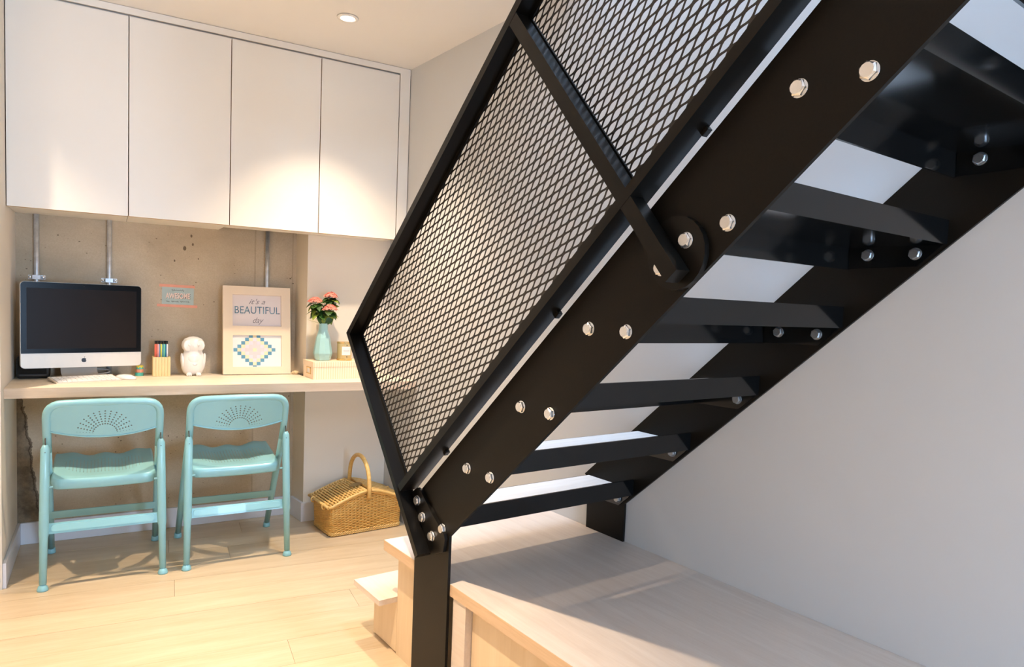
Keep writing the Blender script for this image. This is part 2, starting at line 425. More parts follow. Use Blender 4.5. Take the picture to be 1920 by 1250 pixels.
for a, b in (((-2.2, -2.52, -0.016), (0.85, -2.4, ZC)), ((0.85, -2.52, 1.64), (XW, -2.4, ZC)), ((1.6, -2.52, -0.016), (XW, -2.4, 1.64)), ((0.85, -2.52, -0.016), (1.6, -2.4, 0.24))): box(bm, a, b)
struct('wall_front', bm, M['paint'])
bm = BM()
for a, b in (((0.85, -2.5, 0.24), (0.90, -2.42, 1.64)), ((1.55, -2.5, 0.24), (1.6, -2.42, 1.64)), ((0.90, -2.5, 0.24), (1.55, -2.42, 0.29)), ((0.90, -2.5, 1.59), (1.55, -2.42, 1.64))): box(bm, a, b)
w1 = struct('window_1', bm, M['skirt'])
bm = BM(); box(bm, (0.90, -2.465, 0.29), (1.55, -2.459, 1.59)); obj('pane', bm, M['glass'], w1)
ox, oy1, oy0 = OPEN
bm = BM()
for a, b in (((-2.2, -2.4, ZC), (ox, 4.2, ZC + 0.26)), ((ox, oy1, ZC), (XW, 4.2, ZC + 0.26)), ((ox, -2.4, ZC), (XW, oy0, ZC + 0.26))): box(bm, a, b)
struct('ceiling', bm, M['ceil'])
for nm, a, b in (('wall_upper_left', (ox - 0.1, oy0, ZC + 0.26), (ox, oy1, 4.8)), ('wall_upper_back', (ox - 0.1, oy1, ZC + 0.26), (XW, oy1 + 0.1, 4.8)), ('wall_upper_front', (ox - 0.1, oy0 - 0.1, ZC + 0.26), (XW, oy0, 4.8))):
    bm = BM(); box(bm, a, b); struct(nm, bm, M['paint_right'])
bm = BM()
for a, b in (((ox, oy0, 4.72), (ox + 0.06, oy1, 4.8)), ((XW - 0.06, oy0, 4.72), (XW, oy1, 4.8)), ((ox + 0.06, oy0, 4.72), (XW - 0.06, oy0 + 0.06, 4.8)), ((ox + 0.06, oy1 - 0.06, 4.72), (XW - 0.06, oy1, 4.8))): box(bm, a, b)
w2 = struct('window_2', bm, M['skirt'])
bm = BM(); box(bm, (ox + 0.06, oy0 + 0.06, 4.755), (XW - 0.06, oy1 - 0.06, 4.765)); obj('pane', bm, M['glass'], w2)
# skirtings
def skirt(name, s0, s1, n0, n1):
    bm = BM(); box(bm, (s0, n0, 0.0), (s1, n1, 0.098), bev=0.002); o = struct(name, bm, M['skirt']); o.rotation_euler = (0, 0, DW)
skirt('baseboard_back', -0.318, 0.846, DN - 0.014, DN)
skirt('baseboard_left', -0.33, -0.318, 3.206, DN - 0.001)
bm = BM()
prism(bm, [(0.867, 3.572), (right_s(3.572), 3.572), (right_s(3.585), 3.585), (0.879, 3.585), (0.860, DN - 0.014), (0.8475, DN - 0.014)], lambda p, d: (p[0], p[1], d), 0.0, 0.098)
o = struct('baseboard_pier', bm, M['skirt']); o.rotation_euler = (0, 0, DW)

# ------------------------------------------------------------------ downlights (each carries its own spot)
def downlight(s, n, label, power, beam):
    p = W(s, n, ZC)
    t = thing('ceiling_downlight', label, 'light', (p.x, p.y, ZC - 0.0005), 0, 'ceiling downlights')
    bm = BM(); lathe(bm, [(0.044, -0.001), (0.043, -0.004), (0.030, -0.006), (0.027, -0.002), (0.027, -0.0002), (0.044, -0.0002)], seg=28); obj('trim_ring', bm, M['ceil'], t)
    bm = BM(); lathe(bm, [(0.0, -0.0032), (0.0265, -0.0030), (0.0265, -0.0015), (0, -0.0015)], seg=24); obj('lamp_face', bm, M['lamp'], t)
    l = bpy.data.lights.new('downlight_spot', 'SPOT'); l.energy = power; l.color = WARM; l.shadow_soft_size = 0.022
    l.spot_size = radians(beam); l.spot_blend = 1.0
    o = bpy.data.objects.new('downlight_spot', l); COL.objects.link(o); o.parent = t; o.location = (0, 0, -0.012)
downlight(0.866, 2.95, 'round recessed downlight glowing in the ceiling in front of the white wall cabinets', LAMP_W, SPOT)
OFF = 'unseen round recessed downlight assumed out of frame in the same ceiling'
downlight(-0.52, 2.95, OFF, LAMP_W, SPOT)
downlight(0.155, 1.52, OFF, NEAR_W, 76)
for s_, n_ in ((-1.75, 2.2), (-1.25, 1.0), (-1.75, -0.4), (-0.6, -1.2)): downlight(s_, n_, OFF, FILL_W, 76)  # added unseen lamps; their floor bounce lifts the ambient light

# ------------------------------------------------------------------ wall cabinets
CN = 3.40; CZ0, CZ1 = 1.462, 2.287
doors = [(-0.3285, 0.087), (0.087, 0.4835), (0.4835, 0.8795), (0.8795, 1.2695)]
cl = ['leftmost white wall cabinet above the computer, against the side wall', 'second white wall cabinet from the left, above the blue card',
      'third white wall cabinet from the left, above the cream picture frame', 'rightmost white wall cabinet, above the vase of coral flowers']
for i, (a, b) in enumerate(doors):
    c0 = W((a + b) / 2, (CN + DN) / 2, CZ0)
    t = thing('wall_cabinet', cl[i], 'cabinet', c0, DW, 'white wall cabinets')
    w = (b - a) / 2; d0 = CN - (CN + DN) / 2; d1 = -d0 - 0.001
    if i == 3: d1 = 3.583 - (CN + DN) / 2
    elif i == 2: pass
    bm = BM()
    g = 0.0016
    if i == 2: d1 = 3.583 - (CN + DN) / 2
    box(bm, (-w + 0.0008, d0 + 0.021, 0.004), (w - 0.0008, d1, CZ1 - CZ0 + 0.02)); obj('body', bm, M['cab'], t)
    bm = BM(); box(bm, (-w + g, d0 + 0.0012, 0), (w - g, d0 + 0.019, CZ1 - CZ0 - 0.006)); dr = obj('door', bm, M['ply'], t)
    bm = BM(); box(bm, (-w + g + 0.0004, d0, 0.001), (w - g - 0.0004, d0 + 0.0011, CZ1 - CZ0 - 0.007)); obj('door_face', bm, M['cab'], dr)
rs = right_s(CN + 0.02)
bm = BM(); prism(bm, [(-0.329, CN), (right_s(CN) - 0.003, CN), (right_s(CN + 0.018) - 0.003, CN + 0.018), (-0.329, CN + 0.018)], lambda p, d: (p[0], p[1], d), CZ1 + 0.002, ZC - 0.002); o = struct('trim_1', bm, M['cab']); o.rotation_euler = (0, 0, DW)
bm = BM(); prism(bm, [(1.2715, CN), (right_s(CN) - 0.004, CN), (right_s(CN + 0.018) - 0.004, CN + 0.018), (1.2715, CN + 0.018)], lambda p, d: (p[0], p[1], d), CZ0, CZ1 + 0.002)
o = struct('trim_2', bm, M['cab']); o.rotation_euler = (0, 0, DW)

# ------------------------------------------------------------------ desk
NF = 3.29
bm = BM()
NF2 = 3.238
pts = [(-0.3295, NF), (right_s(NF2) - 0.001, NF2), (right_s(3.5845) - 0.001, 3.5845), (0.8785, 3.5845), (0.8575, DN - 0.001), (-0.3295, DN - 0.001)]
desk = thing('desk', 'long whitewashed wooden worktop running wall to wall under the cabinets', 'desk', W(0.45, 3.55, ZT - 0.04), DW)
off = lambda p, d: (p[0] - 0.45, p[1] - 3.55, d)
prism(bm, pts, off, 0.0, 0.04); obj('worktop', bm, M['desk'], desk)
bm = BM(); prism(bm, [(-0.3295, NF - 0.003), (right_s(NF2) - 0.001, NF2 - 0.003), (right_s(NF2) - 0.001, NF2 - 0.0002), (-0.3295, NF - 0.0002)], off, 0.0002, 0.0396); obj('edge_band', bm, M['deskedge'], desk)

# ------------------------------------------------------------------ conduits on the concrete
for i, (s, z0, lb) in enumerate(((-0.254, 0.76, 'galvanised conduit pipe rising behind the left end of the computer screen'),
                                 (0.020, 0.76, 'galvanised conduit pipe rising behind the right half of the computer screen'),
                                 (0.711, 0.76, 'galvanised conduit pipe rising behind the cream picture frame'))):
    t = thing('conduit_pipe', lb, 'pipe', W(s, DN - 0.0125, z0), DW, 'conduits on the concrete wall')
    bm = BM(); tube(bm, [(0, 0, 0.0), (0, 0, CZ0 - z0 + 0.12)], 0.0105, 14); obj('tube', bm, M['galv'], t)
    z = 1.192 - z0
    for zz in ((z,) if i < 2 else (0.18,)):
        bm = BM(); prism(bm, [(-0.031, 0.012), (-0.017, 0.012), (-0.0125, -0.011), (0.0125, -0.011), (0.017, 0.012), (0.031, 0.012), (0.031, 0.0095), (0.0185, 0.0095), (0.0145, -0.0135), (-0.0145, -0.0135), (-0.0185, 0.0095), (-0.031, 0.0095)], lambda p, d: (p[0], p[1], d), zz - 0.009, zz + 0.009)
        cp = obj('saddle_clip', bm, M['galv'], t)
        for sg in (-1, 1):
            bm = BM(); ball(bm, (sg * 0.0245, 0.0085, zz), (0.0065, 0.004, 0.0075), 10); obj('screw_head', bm, M['zinc'], cp)

# ------------------------------------------------------------------ text helper
def text_mesh(body, size, mat, name, parent, loc, shear=0.0, width=None, rx=pi / 2, extrude=0.0004, bold=0.0, spacing=1.0):
    cu = bpy.data.curves.new(name, 'FONT'); cu.body = body; cu.size = size; cu.align_x = 'CENTER'; cu.align_y = 'CENTER'
    cu.shear = shear; cu.extrude = extrude; cu.offset = bold; cu.resolution_u = 3; cu.space_character = spacing
    to = bpy.data.objects.new(name, cu); COL.objects.link(to)
    bpy.context.view_layer.update()
    me = bpy.data.meshes.new_from_object(to.evaluated_get(bpy.context.evaluated_depsgraph_get()))
    bpy.data.objects.remove(to)
    if width:
        xs = [v.co.x for v in me.vertices]; k = width / (max(xs) - min(xs))
        for v in me.vertices: v.co.x *= k
    o = bpy.data.objects.new(name, me); COL.objects.link(o); me.materials.clear(); me.materials.append(mat)
    o.parent = parent; o.location = loc; o.rotation_euler = (rx, 0, 0)
    return o
def squiggle(parent, name, x0, x1, z, y, h, mat, n=5, r=0.0006):
    bm = BM(); pts = []
    for i in range(n * 8 + 1):
        k = i / (n * 8); pts.append((x0 + (x1 - x0) * k + 0.0012 * sin(2 * pi * n * k * 1.0), y, z + h * 0.5 * sin(2 * pi * n * k) * (0.55 + 0.45 * sin(7 * k + 1))))
    tube(bm, pts, r, 4); return obj(name, bm, mat, parent)

# ------------------------------------------------------------------ computer
pl, pr = W(-0.297, 3.535, 0), W(0.146, 3.645, 0)
ang = atan2(pr.y - pl.y, pr.x - pl.x); wid = (pr - pl).length
mid = (pl + pr) / 2
comp = thing('desktop_computer', 'all-in-one desktop computer with a dark screen and pale metal chin on the desk', 'computer', (mid.x, mid.y, ZT), ang)
hw = wid / 2
def rrect(w, z0, z1, r, n=5):
    p = []
    for cx_, cz_, a in ((w - r, z0 + r, -90), (w - r, z1 - r, 0), (-w + r, z1 - r, 90), (-w + r, z0 + r, 180)):
        for i in range(n + 1):
            q = radians(a + 90 * i / n); p.append((cx_ + r * cos(q), cz_ + r * sin(q)))
    return p
ZB, ZCH, ZTOP = 0.808 - ZT, 0.871 - ZT, 1.172 - ZT
bm = BM(); prism(bm, rrect(hw, ZB, ZTOP, 0.016), lambda p, d: (p[0], d, p[1]), 0.0, 0.022); obj('housing', bm, M['alu'], comp)
bm = BM(); ball(bm, (0, 0.022, (ZB + ZTOP) / 2), (hw * 0.86, 0.03, 0.15), 24)
for v in bm.verts: v.co.y = max(v.co.y, 0.0215)
bmesh.ops.remove_doubles(bm, verts=bm.verts, dist=1e-6)
obj('back_shell', bm, M['black'], comp)
bm = BM(); q = rrect(hw - 0.001, ZCH - 0.02, ZTOP - 0.001, 0.015); q = [(a, max(b, ZCH)) for a, b in q]
q2 = []
for p in q:
    if not q2 or hypot(p[0] - q2[-1][0], p[1] - q2[-1][1]) > 1e-5: q2.append(p)
prism(bm, q2, lambda p, d: (p[0], d, p[1]), -0.0025, 0.0); bz = obj('bezel_glass', bm, M['bezel'], comp)
bm = BM(); box(bm, (-hw + 0.021, -0.0029, ZCH + 0.019), (hw - 0.021, -0.0024, ZTOP - 0.026)); obj('screen', bm, M['screen'], bz)
bm = BM(); ball(bm, (0, -0.0026, ZTOP - 0.012), 0.0016, 8); obj('camera_lens', bm, M['black'], bz)
# emblem: bitten fruit and leaf
lz = (ZB + ZCH) / 2 - 0.001
def in_poly():
    p = []
    for i in range(40):
        a = 2 * pi * i / 40 + pi / 2
        r = 0.0092 * (1 - 0.10 * max(0, cos(a - pi / 2)) ** 8 - 0.07 * max(0, cos(a + pi / 2)) ** 10 + 0.05 * abs(sin(2 * a)))
        x, z = r * cos(a) * 1.02, r * sin(a) * 1.02
        dx, dz = x - 0.0118, z - 0.0012
        d = hypot(dx, dz)
        if d < 0.0048: x, z = 0.0118 + dx / d * 0.0048, 0.0012 + dz / d * 0.0048
        p.append((x, z))
    return p
bm = BM(); prism(bm, in_poly(), lambda p, d: (p[0], d, lz + p[1]), -0.0008, 0.0)
prism(bm, [(0.0002, 0.0105), (0.0012, 0.0140), (0.0038, 0.0158), (0.0032, 0.0122)], lambda p, d: (p[0], d, lz + p[1]), -0.0008, 0.0)
obj('emblem', bm, M['logo'], comp)
bm = BM()                                               # folded aluminium foot
prof = [(0.070, 0.13), (0.068, 0.060), (0.055, 0.024), (0.030, 0.008), (-0.035, 0.004)]
th_ = 0.004
top = [(y, z + th_) for y, z in prof]; poly = prof + top[::-1]
prism(bm, poly, lambda p, d: (d, p[0], p[1] - 0.004), -0.075, 0.065); st = smooth(obj('stand', bm, M['alu'], comp), 50)

t = thing('black_box', 'black boxy device standing on the desk behind the left of the computer', 'device', W(-0.262, 3.665, ZT), DW)
bm = BM(); box(bm, (-0.058, -0.055, 0), (0.060, 0.048, 0.095), bev=0.012); obj('casing', bm, M['black'], t)
bm = BM(); box(bm, (-0.05, -0.057, 0.02), (0.05, -0.0545, 0.08)); obj('grille', bm, M['bezel'], t)

bm = BM()
kp = []
for i in range(33):
    a = 2 * pi * i / 32 * 0.92 - 1.9
    kp.append(W(-0.035 + 0.058 * cos(a), 3.690 + 0.026 * sin(a), ZT + 0.012 + 0.010 * (1 + sin(a)) * 0.9))
tube(bm, kp, 0.0034, 8); o = obj('power_cord', bm, M['cordwhite']); tag(o, 'pale power cord looped on the desk beneath the computer screen', 'cord')

# keyboard
kl, kr = W(-0.166, 3.405, 0), W(0.068, 3.485, 0)
ka = atan2(kr.y - kl.y, kr.x - kl.x); kw = (kr - kl).length
kt = thing('keyboard', 'slim pale keyboard lying angled on the desk in front of the computer', 'keyboard', (kl.x, kl.y, ZT), ka)
def kz(y): return 0.004 + 0.012 * y / 0.115
bm = BM(); prism(bm, [(0, 0.0), (0.115, 0.008), (0.115, 0.0165), (0, 0.0042)], lambda p, d: (d, p[0], p[1]), 0, kw); obj('base', bm, M['alu'], kt)
bm = BM(); tube(bm, [(0.0, 0.112, 0.0095), (kw, 0.112, 0.0095)], 0.0085, 12); obj('battery_tube', bm, M['alu'], kt)
bm = BM()
for r in range(5):
    y0 = 0.006 + r * 0.0205
    x = 0.006
    ws = [0.0185] * 12
    if r == 0: ws = [0.0175, 0.0175, 0.0175, 0.021, 0.092, 0.021, 0.0175, 0.0175, 0.0175]
    k = (kw - 0.012) / sum(ws)
    for w_ in ws:
        w_ *= k
        m = [(x + 0.0012, y0), (x + w_ - 0.0012, y0), (x + w_ - 0.0012, y0 + 0.018), (x + 0.0012, y0 + 0.018)]
        prism(bm, m, lambda p, d: (p[0], p[1], kz(p[1]) + d), 0.0006, 0.0028); x += w_
ko = obj('keys', bm, M['keys'], kt); ko['kind'] = 'stuff'
mt = thing('mouse', 'white computer mouse on the desk beside the keyboard', 'mouse', W(0.0825, 3.545, ZT), DW + 0.75)
bm = BM(); lathe(bm, [(1.0, 0.002), (1.0, 0.006), (0.9, 0.012), (0.62, 0.018), (0.25, 0.0205), (0, 0.021)], seg=24)
for v in bm.verts: v.co.x *= 0.028; v.co.y *= 0.053
obj('shell', bm, M['white'], mt)
bm = BM(); lathe(bm, [(0.95, 0.0), (0.98, 0.0022)], seg=24)
for v in bm.verts: v.co.x *= 0.028; v.co.y *= 0.053
obj('base', bm, M['alu'], mt)

# washi tape rolls, stacked
for k, (mt_, lb, h) in enumerate((('tapet', 'teal roll of washi tape at the bottom of the small stack by the computer', 0.016), ('tapec', 'coral roll of washi tape in the middle of the small stack by the computer', 0.015), ('tapey', 'yellow zigzag patterned roll of washi tape on top of the small stack by the computer', 0.017))):
    z = ZT + [0, 0.016, 0.031][k]
    t = thing('washi_tape_roll', lb, 'tape', W(0.140 + 0.001 * k, 3.672, z), DW, 'stacked rolls of washi tape')
    bm = BM(); lathe(bm, [(0.0125, 0), (0.0175 - 0.0012 * k, 0), (0.0175 - 0.0012 * k, h - 0.0005), (0.0125, h - 0.0005)], seg=24, smooth=False); obj('tape_wrap', bm, M[mt_], t)
    bm = BM(); lathe(bm, [(0.0105, 0), (0.0124, 0), (0.0124, h - 0.0008), (0.0105, h - 0.0008)], seg=20, smooth=False); obj('card_core', bm, M['label'], t)
    if k == 2:
        bm = BM(); pz = []
        for i in range(48):
            a = 2 * pi * i / 48; pz.append((0.0153 * cos(a), 0.0153 * sin(a), 0.004 + 0.009 * abs(((i / 48 * 8) % 1) * 2 - 1)))
        for i in range(48):
            j = (i + 1) % 48
            lo = [(p[0] * 1.003, p[1] * 1.003, 0.0004) for p in (pz[i], pz[j])]
            bm.faces.new([bm.verts.new(p) for p in (lo[0], lo[1], (pz[j][0] * 1.003, pz[j][1] * 1.003, pz[j][2]), (pz[i][0] * 1.003, pz[i][1] * 1.003, pz[i][2]))])
        obj('zigzag_print', bm, M['tapet'], t)

# pencil box of six slats a side with felt pens
ct = thing('pencil_box', 'small square pencil box of pale wooden slats on the desk', 'pencil holder', W(0.230, 3.662, ZT), DW)
bm = BM(); hs = 0.0335
for a, b in (((-hs, -hs, 0), (hs, hs, 0.004)), ((-hs, -hs, 0), (-hs + 0.003, hs, 0.09)), ((hs - 0.003, -hs, 0), (hs, hs, 0.09)), ((-hs, -hs, 0), (hs, -hs + 0.003, 0.09)), ((-hs, hs - 0.003, 0), (hs, hs, 0.09))): box(bm, a, b)
obj('inner_box', bm, M['cupwood'], ct)
bm = BM(); box(bm, (-0.0059, -0.003, 0), (0.0059, 0, 0.0905), bev=0.0012); sl = obj('slat', bm, M['cupwood'], ct); sl.location = (-0.0305, -hs, 0)
for side in range(4):
    for k in range(6):
        if side == 0 and k == 0: continue
        r = Matrix.Rotation(side * pi / 2, 4, 'Z')
        twin(sl, ct, r @ Matrix.Translation((-0.0305 + k * 0.0122, -hs, 0)))
pens = [('salmon red', (236, 110, 84)), ('orange red', (232, 128, 96)), ('pale pink', (244, 170, 168)), ('blue grey', (128, 164, 184)), ('yellow', (232, 220, 92)), ('sky blue', (104, 168, 190)), ('mint green', (120, 204, 176)), ('deep blue', (28, 124, 160)), ('white', (226, 228, 230))]
capm = M['black']
for k, (nm, col) in enumerate(pens):
    x = -0.0255 + k * 0.0062
    t = thing('felt_pen', nm + ' felt pen standing cap up in the slatted pencil box', 'pen', W(0.230 + x, 3.652 + 0.004 * (k % 2), ZT + 0.005), DW, 'felt pens in the pencil box')
    m = plain('pen_' + nm.replace(' ', '_'), sc(*col), 0.4)
    bm = BM(); tube(bm, [(0, 0, 0), (0, 0, 0.140), (0, 0, 0.145)], [0.0034, 0.0034, 0.0024], 10); obj('barrel', bm, m, t)
    bm = BM(); tube(bm, [(0, 0, 0.1452), (0, 0, 0.159), (0, 0, 0.160)], [0.0030, 0.0030, 0.0022], 10); obj('cap', bm, capm, t)

# owl money box
ot = thing('owl_figurine', 'white glazed ceramic owl standing on the desk before the concrete wall', 'figurine', W(0.366, 3.662, ZT), DW)
bm = BM(); lathe(bm, [(0, 0.003), (0.030, 0.003), (0.043, 0.014), (0.0515, 0.036), (0.0535, 0.060), (0.050, 0.084), (0.043, 0.106), (0.040, 0.114), (0.042, 0.122), (0.0485, 0.130), (0.0515, 0.144), (0.0485, 0.160), (0.038, 0.175), (0.019, 0.184), (0, 0.187)], seg=32, sy=0.82); obj('body', bm, M['ceramic'], ot)
for sg in (-1, 1):
    bm = BM(); ball(bm, (sg * 0.0225, -0.0300, 0.145), (0.0262, 0.0085, 0.0262), 20, Matrix.Rotation(sg * -0.46, 4, 'Z')); ed = obj('eye_disc', bm, M['ceramic'], ot)
    bm = BM(); ball(bm, (sg * 0.020, -0.0405, 0.147), 0.0052, 12); obj('eye', bm, M['ceramic'], ed)
    bm = BM(); ball(bm, (sg * 0.046, -0.006, 0.068), (0.0095, 0.021, 0.040), 16, Matrix.Rotation(sg * 0.10, 4, 'Y')); obj('wing', bm, M['ceramic'], ot)
    bm = BM()
    ball(bm, (sg * 0.0205, -0.036, 0.0085), (0.0125, 0.013, 0.0088), 14)
    for q in (-1, 0, 1): ball(bm, (sg * 0.0205 + q * 0.0075, -0.046, 0.005), (0.0042, 0.007, 0.005), 8)
    obj('foot', bm, M['ceramic'], ot)
bm = BM(); prism(bm, [(-0.0105, 0.168), (0.0105, 0.168), (0.004, 0.150), (0, 0.133), (-0.004, 0.150)], lambda p, d: (p[0], d + 0.55 * max(0, p[1] - 0.146), p[1]), -0.0445, -0.030); obj('beak', bm, M['ceramic'], ot)
bm = BM(); ball(bm, (0, -0.0185, 0.076), (0.034, 0.0262, 0.036), 22); obj('belly', bm, M['ceramic'], ot)
bm = BM(); tube(bm, [(0.004 + 0.009 * cos(pi + pi * k / 10), -0.0452, 0.058 + 0.007 * sin(pi + pi * k / 10)) for k in range(11)], 0.0006, 5); obj('feather_mark', bm, M['inkgrey'], ot)

# picture frame, two openings
lean = radians(6.6)
pf = thing('picture_frame', 'tall cream double picture frame leaning on the concrete wall', 'picture frame', W(0.6565, 3.634, ZT + 0.0030), DW)
FM = Matrix.Rotation(-lean, 4, 'X')
FW, FH, FD = 0.160, 0.437, 0.024
wx0, wx1 = -0.1155, 0.1155
w1z, w2z = (0.240, 0.395), (0.037, 0.194)
bm = BM()
for a, b in (((-FW, 0, 0), (wx0, FD, FH)), ((wx1, 0, 0), (FW, FD, FH)), ((wx0, 0, 0), (wx1, FD, w2z[0])), ((wx0, 0, w2z[1]), (wx1, FD, w1z[0])), ((wx0, 0, w1z[1]), (wx1, FD, FH))): box(bm, a, b, FM)
bmesh.ops.remove_doubles(bm, verts=bm.verts, dist=1e-5)
obj('frame', bm, M['frame'], pf)
bm = BM(); box(bm, (wx0, 0.0085, w1z[0]), (wx1, FD - 0.002, w1z[1]), FM); up = obj('upper_print', bm, M['print'], pf); up['label'] = 'pale lilac print with handwritten lettering'
bm = BM(); box(bm, (wx0, 0.0085, w2z[0]), (wx1, FD - 0.002, w2z[1]), FM); lo = obj('lower_print', bm, M['mat_w'], pf); lo['label'] = 'white print of a stepped diamond of small squares'
def on_frame(o, x, y, z):
    o.matrix_local = FM @ Matrix.Translation((x, y, z)) @ Matrix.Rotation(pi / 2, 4, 'X')
on_frame(text_mesh("it's a", 0.036, M['inkgrey'], 'small_lettering', up, (0, 0, 0), 0.45, 0.078, extrude=0.0003), -0.002, 0.0082, 0.3615)
on_frame(text_mesh('BEAUTIFUL', 0.052, M['ink'], 'large_lettering', up, (0, 0, 0), 0.0, 0.214, extrude=0.0003), 0.001, 0.0082, 0.318)
on_frame(text_mesh('day', 0.040, M['inkgrey'], 'script_lettering', up, (0, 0, 0), 0.45, 0.052, extrude=0.0003), 0.0, 0.0082, 0.268)
dm = {0: M['sq_yel'], 1: M['sq_pink'], 2: M['sq_pink'], 3: M['sq_lil'], 4: M['sq_yel'], 5: M['sq_blue']}
parts = {}
cs, cz = 0.0180, 0.0172
for i in range(-5, 6):
    for j in range(-5, 6):
        r = abs(i) + abs(j)
        if r > 5: continue
        z0 = 0.1215 + j * cz
        if z0 - cz / 2 > w2z[1] - 0.004 or z0 + cz / 2 < w2z[0] + 0.004: continue
        zt2, zb2 = min(z0 + cz / 2, w2z[1]), max(z0 - cz / 2, w2z[0])
        key = r
        bmm = parts.setdefault(key, BM())
        box(bmm, (i * cs - cs / 2 - 0.012, 0.0078, zb2), (i * cs + cs / 2 - 0.012, 0.0085, zt2), FM)
for k, b in parts.items():
    obj('square_ring', b, dm[k], lo)

# card taped to the concrete
cc = W(0.305, DN - 0.0012, 1.1325)
ct = thing('postcard', 'small blue-grey lettered card taped to the concrete wall', 'card', cc, DW)
bm = BM(); box(bm, (-0.069, -0.0006, -0.043), (0.069, 0.0002, 0.043), Matrix.Rotation(radians(0.6), 4, 'Y')); obj('card', bm, M['card'], ct)
for nm, z, x0, x1 in (('tape_strip', 0.0475, -0.081, 0.073), ('tape_strip', -0.0475, -0.089, 0.086)):
    bm = BM(); box(bm, (x0, -0.0010, z - 0.0065), (x1, -0.0001, z + 0.0065), Matrix.Rotation(radians(1.0), 4, 'Y')); obj(nm, bm, M['washi'], ct)
text_mesh('AWESOME', 0.036, M['dark'], 'letter_shadow', ct, (0.0015, -0.0009, -0.0025), 0.0, 0.107, bold=0.0008)
text_mesh('AWESOME', 0.036, M['peach'], 'lettering', ct, (0, -0.0016, -0.001), 0.0, 0.106, bold=0.0010)
squiggle(ct, 'handwriting', -0.028, 0.026, 0.027, -0.001, 0.010, M['dark'], 6)
squiggle(ct, 'handwriting', -0.050, -0.036, -0.027, -0.001, 0.006, M['dark'], 2)
squiggle(ct, 'handwriting', -0.029, 0.003, -0.027, -0.001, 0.007, M['dark'], 5)
squiggle(ct, 'handwriting', 0.010, 0.050, -0.027, -0.001, 0.007, M['dark'], 5)

# loose cord end and crumpled paper beside the frame
bm = BM(); tube(bm, [W(0.800, 3.715, ZT + 0.018), W(0.812, 3.705, ZT + 0.030), W(0.822, 3.69, ZT + 0.014), W(0.835, 3.66, ZT + 0.004), W(0.858, 3.600, ZT + 0.0035), W(0.862, 3.575, ZT + 0.003), W(0.853, 3.548, ZT + 0.003)], 0.0030, 8)
tag(obj('loose_cable', bm, M['cordgrey']), 'thin dark cable trailing from behind the picture frame', 'cable')
bm = BM(); bmesh.ops.create_icosphere(bm, subdivisions=2, radius=1.0)
for v in bm.verts:
    k = 1 + 0.35 * sin(9 * v.co.x + 5 * v.co.y) * cos(7 * v.co.z + 3 * v.co.x)
    v.co = Vector((v.co.x * 0.020 * k, v.co.y * 0.015 * k, max(-0.0095, v.co.z * 0.010 * k)))
o = obj('crumpled_paper', bm, M['putty']); o.location = W(0.838, 3.625, ZT + 0.0097); o.rotation_euler = (0, 0, 0.4)
tag(o, 'crumpled scrap of beige paper on the desk beside the cream frame', 'paper')

# storage box
bl, br = W(0.865, 3.380, 0), W(1.240, 3.402, 0)
ba = atan2(br.y - bl.y, br.x - bl.x); BL, BD, BH = 0.345, 0.165, 0.0855
bt = thing('storage_box', 'low striped cardboard storage box with lid and label holder on the desk', 'box', (bl.x, bl.y, ZT), ba)
bm = BM(); box(bm, (0.002, 0.002, 0), (BL - 0.002, BD - 0.002, 0.066)); obj('body', bm, M['boxpaper'], bt)
bm = BM(); box(bm, (0, 0, 0.060), (BL, BD, BH), bev=0.0012); obj('lid', bm, M['boxpaper'], bt)
bm = BM()
for a, b in (((-0.0006, 0.045, 0.022), (0.002, 0.105, 0.027)), ((-0.0006, 0.045, 0.050), (0.002, 0.105, 0.055)), ((-0.0006, 0.045, 0.022), (0.002, 0.052, 0.055)), ((-0.0006, 0.098, 0.022), (0.002, 0.105, 0.055))): box(bm, a, b)
hd = obj('label_holder', bm, M['gold'], bt)
bm = BM(); box(bm, (0.0004, 0.052, 0.027), (0.0019, 0.098, 0.050)); obj('label_card', bm, M['label'], hd)

# candle jar on the box
zb = ZT + BH
cj = thing('candle_jar', 'gold-rimmed glass candle jar with a white label on the striped box', 'candle', W(1.043, 3.475, zb + 0.0004), DW)
bm = BM(); lathe(bm, [(0, 0), (0.034, 0), (0.0365, 0.004), (0.0365, 0.088), (0.034, 0.089), (0.034, 0.078), (0, 0.078)], seg=30); smooth(obj('jar', bm, M['jar'], cj), 40)
for z0, z1 in ((0.001, 0.009), (0.085, 0.093)):
    bm = BM(); lathe(bm, [(0.0366, z0), (0.0378, z0), (0.0378, z1), (0.0366, z1)], seg=30, smooth=False); obj('gold_band', bm, M['gold'], cj)
bm = BM()
for k in range(8):
    a0 = -pi / 2 - 0.62 + k * 0.155; a1 = a0 + 0.155
    bm.faces.new([bm.verts.new((0.0371 * cos(a), 0.0371 * sin(a), z)) for a, z in ((a0, 0.027), (a1, 0.027), (a1, 0.070), (a0, 0.070))])
lb = obj('paper_label', bm, M['label'], cj)
bm = BM()
for z in (0.044, 0.051):
    for k in range(6):
        a0 = -pi / 2 - 0.42 + k * 0.14; a1 = a0 + 0.13
        bm.faces.new([bm.verts.new((0.0374 * cos(a), 0.0374 * sin(a), zz)) for a, zz in ((a0, z), (a1, z), (a1, z + 0.0013), (a0, z + 0.0013))])
obj('label_print', bm, M['inkgrey'], lb)
for z in (0.019, 0.076):
    bm = BM(); ball(bm, (0.002, -0.0368, z), (0.0028, 0.0012, 0.0036), 8); obj('emblem', bm, M['dark'], cj)

